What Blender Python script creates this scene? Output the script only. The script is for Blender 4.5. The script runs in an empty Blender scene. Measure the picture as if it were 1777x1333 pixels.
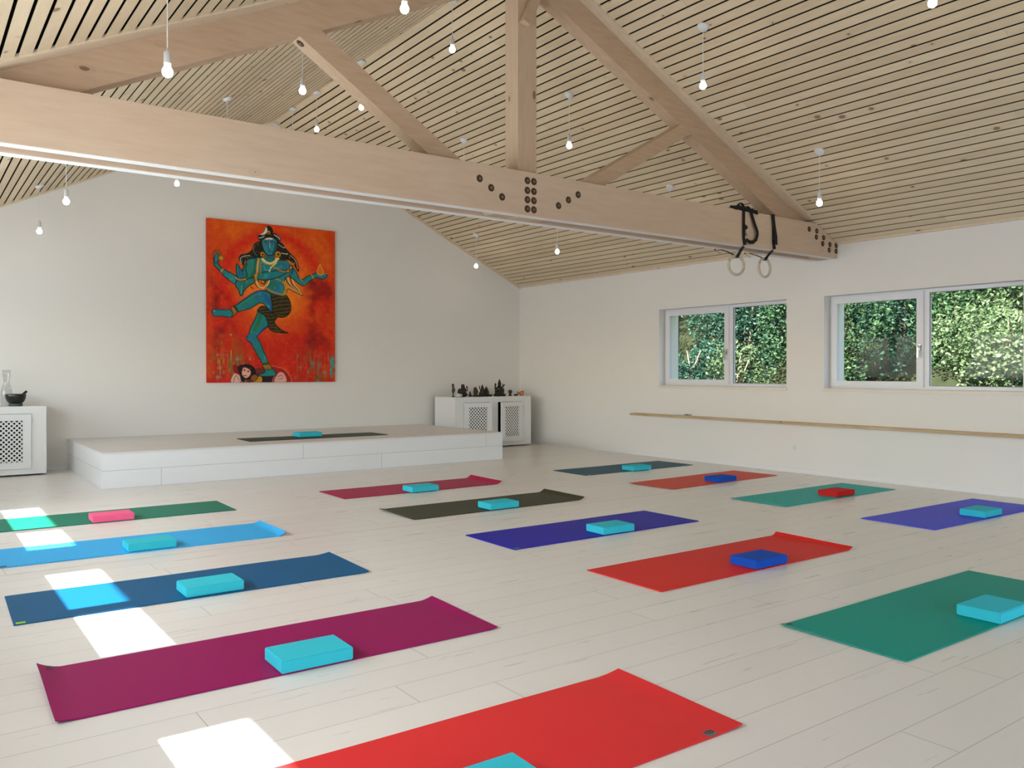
import bpy, bmesh, math, random
import numpy as np
from mathutils import Vector, Matrix, Euler
random.seed(7)
PI = math.pi
S = bpy.context.scene
COL = S.collection

# ------------------------------------------------------------------ room numbers (metres)
XR, YB, YR = 8.60, 11.54, -3.2          # right wall, back wall, rear wall
XL = -0.60                              # left wall
XA, ZA, SL = 4.234, 4.757, 0.4813       # ridge position, ridge height, roof slope
ANG = math.atan(SL)
def zc(x): return ZA - SL*abs(x-XA)

# ------------------------------------------------------------------ materials
def srgb(r, g, b):
    f = lambda c: (c/255/12.92) if c/255 <= .04045 else ((c/255+.055)/1.055)**2.4
    return (f(r), f(g), f(b), 1)
class N:
    def __init__(s, name):
        s.m = bpy.data.materials.new(name); s.m.use_nodes = True
        s.t = s.m.node_tree; s.t.nodes.clear()
        s.out = s.t.nodes.new('ShaderNodeOutputMaterial')
    def n(s, typ, **k):
        o = s.t.nodes.new(typ)
        for a, v in k.items(): setattr(o, a, v)
        return o
    def l(s, a, b): s.t.links.new(a, b)
    def math(s, op, a, b=None, c=None):
        o = s.n('ShaderNodeMath', operation=op)
        for i, v in enumerate((a, b, c)):
            if v is None: continue
            if isinstance(v, (int, float)): o.inputs[i].default_value = v
            else: s.l(v, o.inputs[i])
        return o.outputs[0]
    def mix(s, fac, a, b, blend='MIX'):
        o = s.n('ShaderNodeMix', data_type='RGBA', blend_type=blend)
        for i, v in ((0, fac), (6, a), (7, b)):
            if isinstance(v, (int, float, tuple)): o.inputs[i].default_value = v
            else: s.l(v, o.inputs[i])
        return o.outputs[2]
    def bsdf(s, col=None, rough=.5, spec=.5, metal=0, bump=None, bstr=.1, bdist=.01, coat=0):
        b = s.n('ShaderNodeBsdfPrincipled')
        if col is not None:
            if isinstance(col, tuple): b.inputs['Base Color'].default_value = col
            else: s.l(col, b.inputs['Base Color'])
        if isinstance(rough, (int, float)): b.inputs['Roughness'].default_value = rough
        else: s.l(rough, b.inputs['Roughness'])
        b.inputs['Specular IOR Level'].default_value = spec
        b.inputs['Metallic'].default_value = metal
        b.inputs['Coat Weight'].default_value = coat
        if bump is not None:
            u = s.n('ShaderNodeBump'); u.inputs['Strength'].default_value = bstr
            u.inputs['Distance'].default_value = bdist
            s.l(bump, u.inputs['Height']); s.l(u.outputs[0], b.inputs['Normal'])
        s.l(b.outputs[0], s.out.inputs[0])
        return s.m
    def pos(s, obj=False):
        if obj: return s.n('ShaderNodeTexCoord').outputs['Object']
        return s.n('ShaderNodeNewGeometry').outputs['Position']
    def sep(s, v):
        o = s.n('ShaderNodeSeparateXYZ'); s.l(v, o.inputs[0]); return o.outputs
    def comb(s, x, y, z):
        o = s.n('ShaderNodeCombineXYZ')
        for i, v in enumerate((x, y, z)):
            if isinstance(v, (int, float)): o.inputs[i].default_value = v
            else: s.l(v, o.inputs[i])
        return o.outputs[0]
    def noise(s, vec, scale, detail=3, rough=.5):
        o = s.n('ShaderNodeTexNoise'); o.inputs['Scale'].default_value = scale
        o.inputs['Detail'].default_value = detail; o.inputs['Roughness'].default_value = rough
        if vec is not None: s.l(vec, o.inputs['Vector'])
        return o.outputs[0]
    def ramp(s, fac, stops):
        o = s.n('ShaderNodeValToRGB'); e = o.color_ramp.elements
        while len(e) < len(stops): e.new(.5)
        for i, (p, c) in enumerate(stops):
            e[i].position = p; e[i].color = c if isinstance(c, tuple) else (c, c, c, 1)
        s.l(fac, o.inputs[0]); return o.outputs[0]

def plain(name, col, rough=.5, spec=.5, metal=0, nscale=None, amt=.06, bstr=0, obj=True, coat=0):
    m = N(name)
    v = m.pos(obj)
    nz = m.noise(v, nscale or 30, 3)
    d = m.math('MULTIPLY_ADD', nz, 2*amt, 1-amt)
    c = m.mix(1.0, col, m.comb(d, d, d), 'MULTIPLY')
    return m.bsdf(c, rough, spec, metal, bump=nz if bstr else None, bstr=bstr, bdist=.003, coat=coat)

def wood(name, base, dark, knot, board=None, axis='x', kscale=1.0, rough=.55, kthr=.045, stretch=.14):
    """planed spruce: streaky grain along the axis, scattered knots, optional tone per board (face attribute 'tone')"""
    m = N(name)
    o = m.pos(True); x, y, z = m.sep(o)
    if board:
        at = m.n('ShaderNodeAttribute', attribute_name='tone'); tone = at.outputs['Fac']
        off = m.math('MULTIPLY', tone, 37.0)
    else:
        tone = None; off = 0.0
    if axis == 'y': g = m.comb(m.math('ADD', x, off), m.math('MULTIPLY', y, stretch), z)
    elif axis == 'z': g = m.comb(x, y, m.math('MULTIPLY', z, stretch))
    else: g = m.comb(m.math('MULTIPLY', x, stretch), y, z)
    grain = m.noise(g, 26, 4, .6)
    big = m.noise(g, 3.5, 2)
    c = m.mix(m.ramp(grain, [(.35, 0.0), (.7, 1.0)]), base, dark)
    c = m.mix(m.math('MULTIPLY', big, .35), c, knot)
    # knots
    if axis == 'y': kv = m.comb(m.math('ADD', x, off), m.math('MULTIPLY', y, .75), z)
    elif axis == 'z': kv = m.comb(x, y, m.math('MULTIPLY', z, .45))
    else: kv = m.comb(m.math('MULTIPLY', x, .45), y, z)
    vo = m.n('ShaderNodeTexVoronoi', feature='F1'); vo.inputs['Scale'].default_value = 6.5*kscale
    m.l(kv, vo.inputs['Vector'])
    dist = m.math('ADD', vo.outputs['Distance'], m.math('MULTIPLY', m.math('SUBTRACT', grain, .5), .06))
    cs = m.sep(vo.outputs['Color'])
    keep = m.math('GREATER_THAN', cs[0], .30)
    size = m.math('MULTIPLY', cs[1], kthr*1.6)
    k = m.math('MULTIPLY', m.math('LESS_THAN', dist, m.math('ADD', size, kthr*.5)), keep)
    c = m.mix(m.math('MULTIPLY', k, .88), c, (knot[0]*.30, knot[1]*.25, knot[2]*.22, 1))
    halo = m.math('MULTIPLY', m.math('LESS_THAN', dist, m.math('ADD', size, kthr*1.7)), keep)
    c = m.mix(m.math('MULTIPLY', halo, .22), c, knot)
    if tone is not None:
        t = m.math('MULTIPLY_ADD', tone, .12, .92)
        c = m.mix(1.0, c, m.comb(t, m.math('MULTIPLY_ADD', tone, .14, .90), m.math('MULTIPLY_ADD', tone, .17, .86)), 'MULTIPLY')
    return m.bsdf(c, rough, .35, bump=grain, bstr=.08, bdist=.002)

def wall_mat(name, col, b=.12):
    m = N(name); v = m.pos()
    n1 = m.noise(v, 90, 4, .6); n2 = m.noise(v, .8, 2)
    d = m.math('MULTIPLY_ADD', n2, .04, .98)
    c = m.mix(1.0, col, m.comb(d, d, d), 'MULTIPLY')
    return m.bsdf(c, .85, .25, bump=n1, bstr=b, bdist=.002)

def plank_mat(name, col, pw, pl, y0, rough=.3, seam=.0016, seam_dark=.55, big=None, axes='xy', hue=.04, specl=.5):
    """painted boards running along the first axis; pw board width on the second"""
    m = N(name); p = m.sep(m.pos())
    a, b = p['xyz'.index(axes[0])], p['xyz'.index(axes[1])]
    r = m.math('DIVIDE', m.math('SUBTRACT', b, y0), pw)
    row = m.math('FLOOR', r); fr = m.math('SUBTRACT', r, row)
    w = m.n('ShaderNodeTexWhiteNoise', noise_dimensions='1D'); m.l(row, w.inputs['W'])
    q = m.math('ADD', m.math('DIVIDE', a, pl), m.math('MULTIPLY', w.outputs['Value'], 3.7))
    cell = m.math('FLOOR', q); fq = m.math('SUBTRACT', q, cell)
    edge = lambda f, t: m.math('MAXIMUM', m.math('LESS_THAN', f, t), m.math('GREATER_THAN', f, 1-t))
    line = m.math('MAXIMUM', edge(fr, seam/pw), edge(fq, seam/pl*1.2))
    w2 = m.n('ShaderNodeTexWhiteNoise', noise_dimensions='2D'); m.l(m.comb(row, cell, 0), w2.inputs['Vector'])
    t = m.math('MULTIPLY_ADD', w2.outputs['Value'], hue, 1-hue/2)
    gr = m.noise(m.comb(m.math('MULTIPLY', p[0], 1 if axes[0]!='x' else .08), m.math('MULTIPLY', p[1], 1), p[2]), 30, 3)
    t = m.math('MULTIPLY', t, m.math('MULTIPLY_ADD', gr, .04, .98))
    c = m.mix(1.0, col, m.comb(t, t, t), 'MULTIPLY')
    c = m.mix(m.math('MULTIPLY', line, seam_dark), c, (.25, .22, .18, 1))
    if big is not None:
        bl = m.math('LESS_THAN', m.math('ABSOLUTE', m.math('SUBTRACT', b, big)), .009)
        c = m.mix(m.math('MULTIPLY', bl, .30), c, (.35, .28, .22, 1))
    rr = m.math('MULTIPLY_ADD', gr, .14, rough-.07)
    h = m.math('SUBTRACT', m.math('MULTIPLY', gr, .15), line)
    return m.bsdf(c, rr, specl, bump=h, bstr=.12, bdist=.002)

M = {}
M['wall'] = wall_mat('white_plaster', (.81, .785, .745, 1))
M['floor'] = plank_mat('white_painted_floorboards', (.82, .78, .735, 1), .1935, 2.1, 3.02, rough=.30, big=5.725)
M['deck'] = plank_mat('stage_boards', (.78, .755, .725, 1), .20, 2.2, 9.311, rough=.4)
M['stageface'] = plank_mat('stage_front_boards', (.83, .83, .83, 1), .185, 2.6, .0, rough=.35, axes='xz', seam=.0022)
M['stageside'] = plank_mat('stage_side_boards', (.83, .82, .80, 1), .185, 2.6, .0, rough=.35, axes='yz', seam=.0022)
M['slat'] = wood('spruce_slats', (.80, .675, .49, 1), (.73, .60, .415, 1), (.55, .38, .23, 1), board=True, axis='y', kscale=.95, kthr=.072)
M['beamx'] = wood('glued_spruce_beam', (.70, .55, .41, 1), (.64, .485, .35, 1), (.50, .33, .20, 1), axis='x', kscale=.75, kthr=.060)
M['beamz'] = wood('spruce_post', (.66, .50, .36, 1), (.59, .43, .295, 1), (.47, .30, .17, 1), axis='z', kscale=.75, kthr=.060)
M['rafter'] = wood('planed_spruce_rafter', (.60, .44, .31, 1), (.52, .365, .24, 1), (.42, .26, .14, 1), axis='x', kscale=.75, kthr=.055)
M['trim'] = wood('spruce_trim', (.80, .68, .51, 1), (.74, .60, .43, 1), (.45, .29, .16, 1), axis='x', kscale=.7, kthr=.03)
M['ledge'] = wood('oak_ledge', (.62, .48, .30, 1), (.50, .36, .20, 1), (.40, .25, .13, 1), axis='y', kscale=.5, kthr=.03)
M['pale_under'] = plain('pale_tie_underside', (.86, .84, .81, 1), .6, .3, nscale=6, amt=.04)
M['dark'] = plain('black_roof_membrane', (.018, .013, .009, 1), .9, .1)
M['lacquer'] = plain('white_lacquer', (.80, .79, .77, 1), .4, .5, amt=.02)
M['inside'] = plain('cabinet_shade_black', (.012, .011, .010, 1), .9, .1)
M['pvc'] = plain('white_window_frame', (.80, .80, .83, 1), .3, .5, amt=.02)
M['gasket'] = plain('grey_gasket', (.25, .25, .27, 1), .6)
M['sill'] = plain('cream_sill', (.78, .72, .63, 1), .4, .4)
M['facade'] = wall_mat('cream_render_outside', (.93, .89, .78, 1))
M['steel'] = plain('brushed_steel', (.55, .55, .55, 1), .3, .5, 1)
M['plastic'] = plain('white_plastic', (.78, .78, .78, 1), .35, .5, amt=.02)
M['cord'] = plain('white_flex', (.80, .78, .76, 1), .5, .4, amt=.02)
M['bolt'] = plain('dark_bolt_hole', (.085, .036, .016, 1), .6, .3)
M['nut'] = plain('galvanised_nut', (.20, .19, .14, 1), .45, .5, .7)
M['strap'] = plain('black_webbing', (.012, .012, .014, 1), .7, .3)
M['ring'] = wood('birch_ring', (.66, .58, .46, 1), (.58, .49, .37, 1), (.5, .4, .28, 1), axis='x', kscale=.1, kthr=.001)
M['bronze'] = plain('dark_bronze', (.022, .016, .010, 1), .45, .5, .3, nscale=60, amt=.4)
M['brownfig'] = plain('brown_carved_wood', (.075, .050, .024, 1), .6, .3, nscale=60, amt=.4)
M['bowl'] = plain('black_bowl', (.010, .010, .008, 1), .3, .5)
M['cushion'] = plain('grey_green_cushion', (.085, .115, .10, 1), .7, .3)
M['stone'] = plain('pale_stone', (.70, .67, .60, 1), .5, .4)
M['paper'] = plain('grey_paper', (.50, .46, .42, 1), .7, .2)
M['darkplastic'] = plain('dark_plastic', (.05, .03, .025, 1), .4, .4)
M['orange'] = plain('orange_glaze', (.62, .13, .035, 1), .4, .4)
M['yellow'] = plain('yellow_glaze', (.75, .45, .08, 1), .4, .4)
M['green'] = plain('olive_glaze', (.16, .18, .05, 1), .5, .4)

def glass(name, refl=.10, tint=(.96, .98, .97, 1)):
    m = N(name)
    tr = m.n('ShaderNodeBsdfTransparent'); tr.inputs[0].default_value = tint
    gl = m.n('ShaderNodeBsdfGlossy'); gl.inputs['Roughness'].default_value = .02
    lw = m.n('ShaderNodeLayerWeight'); lw.inputs[0].default_value = .25
    f = m.math('MULTIPLY_ADD', lw.outputs['Fresnel'], refl*.5, refl*.12)
    mx = m.n('ShaderNodeMixShader'); m.l(f, mx.inputs[0]); m.l(tr.outputs[0], mx.inputs[1]); m.l(gl.outputs[0], mx.inputs[2])
    m.l(mx.outputs[0], m.out.inputs[0]); return m.m
M['glass'] = glass('window_glass', .035)
M['vase'] = glass('clear_vase_glass', .22, (.955, .955, .95, 1))
def emit(name, col, st):
    m = N(name); e = m.n('ShaderNodeEmission'); e.inputs[0].default_value = col; e.inputs[1].default_value = st
    m.l(e.outputs[0], m.out.inputs[0]); return m.m
M['bulb'] = emit('lit_frosted_bulb', (1, .84, .68, 1), 45)

def foam(name, c, rough=.75, spec=.18):
    m = N(name); v = m.pos(True)
    n1 = m.noise(v, 260, 2); n2 = m.noise(v, 12, 2)
    d = m.math('ADD', m.math('MULTIPLY_ADD', n2, .06, .94), m.math('MULTIPLY', n1, .05))
    col = m.mix(1.0, c, m.comb(d, d, d), 'MULTIPLY')
    return m.bsdf(col, rough, spec, bump=n1, bstr=.15, bdist=.001)

# ------------------------------------------------------------------ mesh helpers
def obj(name, bm, mat, parent=None, loc=None, rot=None, smooth=False, bev=0):
    me = bpy.data.meshes.new(name)
    if bev: bmesh.ops.bevel(bm, geom=[e for e in bm.edges], offset=bev, segments=2, affect='EDGES', clamp_overlap=True)
    bmesh.ops.recalc_face_normals(bm, faces=bm.faces[:])
    bm.to_mesh(me); bm.free()
    if smooth:
        me.polygons.foreach_set('use_smooth', [True]*len(me.polygons))
    for m in (mat if isinstance(mat, (list, tuple)) else [mat]): me.materials.append(m)
    o = bpy.data.objects.new(name, me); COL.objects.link(o)
    if loc is not None: o.location = loc
    if rot is not None: o.rotation_euler = rot
    if parent is not None: o.parent = parent
    return o
def box(bm, x0, x1, y0, y1, z0, z1, mi=0):
    v = [bm.verts.new((x, y, z)) for x in (x0, x1) for y in (y0, y1) for z in (z0, z1)]
    for f in ((0, 1, 3, 2), (4, 6, 7, 5), (0, 4, 5, 1), (2, 3, 7, 6), (0, 2, 6, 4), (1, 5, 7, 3)):
        bm.faces.new([v[i] for i in f]).material_index = mi
    return v
def boxes(*bs):
    bm = bmesh.new()
    for b in bs: box(bm, *b)
    return bm
def prism(bm, pts, y0, y1, axis='y', mi=0):
    """polygon in XZ (axis y), YZ (axis x) or XY (axis z) pulled along the axis"""
    def P(a, b, h): return {'y': (a, h, b), 'x': (h, a, b), 'z': (a, b, h)}[axis]
    A = [bm.verts.new(P(a, b, y0)) for a, b in pts]; B = [bm.verts.new(P(a, b, y1)) for a, b in pts]
    n = len(pts)
    bm.faces.new(A).material_index = mi; bm.faces.new(B[::-1]).material_index = mi
    for i in range(n): bm.faces.new([A[i], B[i], B[(i+1) % n], A[(i+1) % n]]).material_index = mi
    return A+B
def lathe(bm, prof, seg=24, c=(0, 0, 0), mi=0, ax=None):
    rings = []
    for r, z in prof:
        if r < 1e-6: rings.append([bm.verts.new((c[0], c[1], c[2]+z))])
        else: rings.append([bm.verts.new((c[0]+r*math.cos(2*PI*i/seg), c[1]+r*math.sin(2*PI*i/seg), c[2]+z)) for i in range(seg)])
    for a, b in zip(rings, rings[1:]):
        for i in range(seg):
            j = (i+1) % seg
            if len(a) == 1 and len(b) == 1: continue
            if len(a) == 1: f = bm.faces.new([a[0], b[i], b[j]])
            elif len(b) == 1: f = bm.faces.new([a[i], b[0], a[j]])
            else: f = bm.faces.new([a[i], b[i], b[j], a[j]])
            f.material_index = mi
    return bm
def ell(bm, c, r, seg=12, mi=0, rot=None):
    mat = Matrix.Translation(c) @ (rot.to_4x4() if rot else Matrix()) @ Matrix.Diagonal((r[0], r[1], r[2], 1))
    bmesh.ops.create_uvsphere(bm, u_segments=seg, v_segments=max(6, seg//2+2), radius=1, matrix=mat)
def tube(bm, pts, r, seg=10, closed=False, flat=None):
    """tube along points; r number or list; flat=(w,t,side vector) makes webbing"""
    P = [Vector(p) for p in pts]; n = len(P); rings = []
    up = Vector((0, 0, 1))
    for i, p in enumerate(P):
        a = P[(i-1) % n] if (closed or i) else P[0]; b = P[(i+1) % n] if (closed or i < n-1) else P[-1]
        t = (b-a).normalized()
        if flat:
            s = Vector(flat[2]); s = (s - t*s.dot(t)).normalized(); u = t.cross(s)
            w, h = flat[0]/2, flat[1]/2
            rings.append([bm.verts.new(p+s*sx*w+u*sy*h) for sx, sy in ((-1, -1), (1, -1), (1, 1), (-1, 1))])
        else:
            ref = Vector((1, 0, 0)) if abs(t.z) > .9 else up
            s = t.cross(ref).normalized(); u = s.cross(t)
            rr = r[i] if isinstance(r, (list, tuple)) else r
            rings.append([bm.verts.new(p+(s*math.cos(2*PI*k/seg)+u*math.sin(2*PI*k/seg))*rr) for k in range(seg)])
    m = len(rings[0])
    for i in range(n if closed else n-1):
        A, B = rings[i], rings[(i+1) % n]
        for k in range(m): bm.faces.new([A[k], A[(k+1) % m], B[(k+1) % m], B[k]])
    if not closed:
        bm.faces.new(rings[0][::-1]); bm.faces.new(rings[-1])
    return bm
def thing(name, label, cat, loc=(0, 0, 0), rz=0, group=None):
    o = bpy.data.objects.new(name, None); COL.objects.link(o)
    o.empty_display_size = .1; o.location = loc; o.rotation_euler = (0, 0, rz)
    tag(o, label, cat, group); return o
def tag(o, label, cat, group=None):
    o['label'] = label; o['category'] = cat
    if group: o['group'] = group
    return o
def struct(name, bm, m, parent=None, **k):
    o = obj(name, bm, m, parent, **k)
    if parent is None: o['kind'] = 'structure'
    return o
def sroot(name, loc=(0, 0, 0)):
    o = bpy.data.objects.new(name, None); COL.objects.link(o); o.location = loc; o['kind'] = 'structure'; return o
def copy_tree(o, parent=None):
    c = o.copy(); COL.objects.link(c)
    if parent is not None: c.parent = parent
    for ch in list(o.children): copy_tree(ch, c)
    return c

# ------------------------------------------------------------------ room shell
struct('floor', boxes((XL-.35, XR+.35, YR-.2, YB+.3, -.25, 0)), M['floor'])
# right wall with two window openings, thick, cream render outside
WZ0, WZ1 = .992, 2.077
W1 = (6.147, 8.244); W2 = (3.515, 5.640)
def wall_x(name, xi, xo, opens, ztop, zlo, zhi):
    """wall in the YZ plane between xi (room face) and xo (outer face) with openings"""
    bm = bmesh.new(); a, b = sorted((xi, xo)); y = YR
    for (y0, y1) in sorted(opens):
        box(bm, a, b, y, y0, 0, ztop); box(bm, a, b, y0, y1, 0, zlo); box(bm, a, b, y0, y1, zhi, ztop); y = y1
    box(bm, a, b, y, YB+.3, 0, ztop)
    return bm
rw = wall_x('wall_right', XR, XR+.13, [W1, W2], 2.66, WZ0, WZ1)
rwo = wall_x('x', XR+.17, XR+.36, [(W1[0]+.03, W1[1]-.03), (W2[0]+.03, W2[1]-.03)], 2.62, WZ0+.02, WZ1-.02)
# join inner and outer leaf into one wall mesh with two materials
for f in rwo.faces: f.material_index = 1
tmp = bpy.data.meshes.new('t'); rwo.to_mesh(tmp); rwo.free(); rw.from_mesh(tmp); bpy.data.meshes.remove(tmp)
# core between the leaves around the openings
y = YR
for (y0, y1) in sorted([W2, W1]):
    box(rw, XR+.13, XR+.17, y, y0, 0, 2.62, 1); box(rw, XR+.13, XR+.17, y0, y1, 0, WZ0, 1); box(rw, XR+.13, XR+.17, y0, y1, WZ1, 2.62, 1); y = y1
box(rw, XR+.13, XR+.17, y, YB+.3, 0, 2.62, 1)
box(rw, XR-.028, XR, YR, 8.75, 0, .575)                 # thicker lower wall under the ledge
struct('wall_right', rw, [M['wall'], M['facade']])
LW = [(9.35, 11.10), (6.37, 8.53), (3.82, 5.70), (1.95, 2.93)]  # first opening is an added window, to brighten the back wall's left end
struct('wall_left', wall_x('wall_left', XL, XL-.3, LW, 2.42, WZ0, WZ1), M['wall'])
bm = bmesh.new()
prism(bm, [(XL-.3, 0), (XR+.36, 0), (XR+.36, 2.62), (XR, zc(XR)+.02), (XA, ZA+.02), (XL, zc(XL)+.02), (XL-.3, 2.35)], YB, YB+.3)
struct('wall_back', bm, M['wall'])
# rear wall (behind the camera) with a wide glazed door
bm = bmesh.new()
DX0, DX1, DZ = 1.0, 6.6, 2.35
prism(bm, [(XL-.3, 0), (DX0, 0), (DX0, DZ), (DX1, DZ), (DX1, 0), (XR+.3, 0), (XR+.3, 2.6), (XR, zc(XR)+.02), (XA, ZA+.02), (XL, zc(XL)+.02), (XL-.3, 2.35)], YR-.3, YR)
struct('wall_rear', bm, M['wall'])
d = sroot('door_1', (DX0, YR-.15, 0))
bm = bmesh.new(); W = DX1-DX0
for k in range(5): box(bm, k*(W-.08)/4, k*(W-.08)/4+.08, -.04, .04, 0, DZ)
box(bm, 0, W, -.04, .04, 0, .10); box(bm, 0, W, -.04, .04, DZ-.08, DZ)
obj('door_frame', bm, M['pvc'], d)
obj('glass_pane', boxes((.08, W-.08, -.006, .006, .1, DZ-.08)), M['glass'], d)
obj('door_handle', boxes((W/2-.10, W/2-.08, .04, .09, .95, 1.12)), M['steel'], d)

# slatted ceiling: individual battens with dark gaps under a dark membrane
PITCH, GAP, TH = .0888, .0165, .0070
bm = bmesh.new(); tone = bm.faces.layers.float.new('tone')
def slats(side, y0, y1, xmax):
    k = 0
    while True:
        xa = PITCH*k + .003; xb = PITCH*(k+1) - GAP
        if side > 0 and XA+xa > xmax or side < 0 and XA-xa < xmax: break
        # end joints: each batten is two or three boards long
        ys = [y0]; yy = y0 + random.uniform(1.0, 4.0)
        while yy < y1-.5: ys.append(yy); yy += random.uniform(3.2, 4.5)
        ys.append(y1)
        for a, b in zip(ys, ys[1:]):
            t = random.random()
            x1, x2 = XA+side*xa, XA+side*xb
            z1, z2 = ZA-SL*xa, ZA-SL*xb
            b2 = b-.0015
            vs = [bm.verts.new(p) for p in ((x1, a, z1), (x2, a, z2), (x2, b2, z2), (x1, b2, z1),
                  (x1, a, z1+TH), (x2, a, z2+TH), (x2, b2, z2+TH), (x1, b2, z1+TH))]
            for f in ((0, 1, 2, 3), (4, 7, 6, 5), (0, 4, 5, 1), (1, 5, 6, 2), (2, 6, 7, 3), (3, 7, 4, 0)):
                fc = bm.faces.new([vs[i] for i in f]); fc[tone] = t
        k += 1
for y0, y1 in ((YR, 5.565), (5.715, YB)):
    slats(1, y0, y1, XR-.01); slats(-1, y0, y1, XL+.02)
# membrane and roof body above, with the eaves running out past the walls
EL, ER = XL-.955, XR+.46
def roof(z0, z1, mi):
    prism(bm, [(EL, zc(EL)+z0), (XA, ZA+z0), (ER, zc(ER)+z0), (ER, zc(ER)+z1), (XA, ZA+z1), (EL, zc(EL)+z1)], YR-.4, YB+.6, mi=mi)
roof(.045, .22, 1)
box(bm, -3.4, XL-.29, 9.0, YB+.6, 2.13, 2.18, 1)       # unseen slab added outside to block sun at the added end window
struct('ceiling', bm, [M['slat'], M['dark']])
# trims: along the back wall rake and in front of the rafters, and along the eaves
def rake(bm, x0, x1, y0, y1, d0, d1):
    prism(bm, [(x0, zc(x0)-d0), (x1, zc(x1)-d0), (x1, zc(x1)-d1), (x0, zc(x0)-d1)], y0, y1)
bm = bmesh.new(); rake(bm, XA, XR, YB-.03, YB, -.02, .018); rake(bm, XL, XA, YB-.03, YB, -.02, .018)
struct('trim_1', bm, M['trim'])
bm = bmesh.new(); rake(bm, XA+.03, 8.10, 5.455, 5.565, -.02, .012)
struct('trim_2', bm, M['trim'])
bm = bmesh.new(); rake(bm, XL, XA-.03, 5.40, 5.565, -.02, .012)
struct('trim_3', bm, M['trim'])
struct('trim_4', boxes((XR-.035, XR, YR, 5.46, zc(XR)-.004, zc(XR)+.04), (XR-.035, XR, 5.82, YB-.03, zc(XR)-.004, zc(XR)+.04)), M['trim'])
struct('baseboard_back', boxes((XL+.015, 1.60, YB-.014, YB, 0, .055), (6.66, XR-.015, YB-.014, YB, 0, .055)), M['lacquer'])
struct('baseboard_right', boxes((XR-.014, XR, 8.75, YB-.015, 0, .055), (XR-.042, XR-.028, YR+.02, 8.75, 0, .055)), M['lacquer'])
struct('baseboard_left', boxes((XL, XL+.014, YR+.02, YB-.015, 0, .055)), M['lacquer'])

# ------------------------------------------------------------------ windows of the right wall
def window(n, y0, y1, mull, sign=1, x=XR, double=True):
    """casement on the high-y side, fixed pane on the low-y side; recess 12 cm; sign=1 wall to the right"""
    r = sroot('window_%d' % n, (x, y0, WZ0)); w = y1-y0; h = WZ1-WZ0; s = sign
    X = lambda a, b: (min(s*a, s*b), max(s*a, s*b))
    fa, fb = X(.125, .165)
    F = bmesh.new(); fr = .038
    box(F, fa, fb, 0, w, .02, .02+fr); box(F, fa, fb, 0, w, h-fr, h); box(F, fa, fb, 0, fr, .02+fr, h-fr); box(F, fa, fb, w-fr, w, .02+fr, h-fr)
    if double: box(F, fa, fb, mull-.045, mull+.02, .02+fr, h-fr)
    obj('window_frame', F, M['pvc'], r)
    if double:
        a, b = X(.10, .150); G = bmesh.new(); m0, m1 = mull+.012, w-.028; q = .072
        box(G, a, b, m0, m1, .045, .045+q-.012); box(G, a, b, m0, m1, h-.02-q, h-.02)
        box(G, a, b, m0, m0+q, .045+q-.012, h-.02-q); box(G, a, b, m1-q, m1, .045+q-.012, h-.02-q)
        sh = obj('sash', G, M['pvc'], r)
        g0, g1 = X(.124, .130)
        obj('glass_pane', boxes((g0, g1, m0+q, m1-q, .045+q-.012, h-.02-q)), M['glass'], sh)
        k0, k1 = X(.095, .10); hd = bmesh.new()
        box(hd, k0, k1, m0+.018, m0+.052, h*.40, h*.40+.075)
        j0, j1 = X(.055, .095); box(hd, j0, j1, m0+.028, m0+.044, h*.40+.035, h*.40+.055)
        j0, j1 = X(.055, .068); box(hd, j0, j1, m0+.026, m0+.046, h*.40-.075, h*.40+.058)
        obj('window_handle', hd, M['steel'], sh, bev=.003)
        e0, e1 = X(.122, .132)
        gb = bmesh.new(); t = .006
        for (ya, yb, za, zb) in ((fr, mull-.045, .02+fr, .02+fr+t), (fr, mull-.045, h-fr-t, h-fr)): box(gb, e0, e1, ya, yb, za, zb)
        for (ya, yb) in ((fr, fr+t), (mull-.045-t, mull-.045)): box(gb, e0, e1, ya, yb, .02+fr, h-fr)
        obj('gasket', gb, M['gasket'], r)
    g0, g1 = X(.138, .144)
    obj('glass_pane', boxes((g0, g1, fr, (mull-.045) if double else w-fr, .02+fr, h-fr)), M['glass'], r)
    a, b = X(-.022, .125)
    obj('window_sill', boxes((a, b, -.012, w+.012, -.018, .018)), M['sill'], r, bev=.003)
    return r
window(1, W1[0], W1[1], 6.99+.045-W1[0]+.055)
window(2, W2[0], W2[1], 4.42+.045-W2[0]+.055)
for i, (a, b) in enumerate(LW): window(3+i, a, b, {0: .80, 1: .84, 2: .80, 3: 0}[i], sign=-1, x=XL, double=i < 3)

# ledge board on top of the thicker lower wall
tag(obj('wall_ledge', boxes((XR-.115, XR, .2, 8.72, .575, .605)), M['ledge'], bev=.003), 'long narrow oak ledge board running under both windows of the right wall', 'ledge')

# ------------------------------------------------------------------ roof truss
tr = thing('roof_truss', 'timber roof truss of doubled tie beam, rafters, king post and slanting braces', 'roof truss', (XA, 5.64, 2.492))
def T(bm):
    bmesh.ops.translate(bm, verts=bm.verts[:], vec=(-XA, -5.64, -2.492)); return bm
Z0, Z1 = 2.492, 2.853
xr = XA+(ZA-Z1)/SL; xe = XR; xl = XA-(ZA-Z1)/SL; xll = XA-(ZA-Z0)/SL + .01
def tie(y0, y1):
    bm = bmesh.new()
    prism(bm, [(xll, Z0), (xe, Z0), (xe, zc(xe)-.0), (xr, Z1), (xl, Z1)], y0, y1)
    o = obj('tie_beam', T(bm), [M['beamx'], M['pale_under']], tr, bev=.003)
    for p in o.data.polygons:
        if p.normal.z < -.95: p.material_index = 1          # undersides get the paler material
    return o
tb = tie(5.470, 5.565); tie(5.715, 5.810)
c = math.cos(ANG); D = .225/c
bm = bmesh.new()
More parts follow.
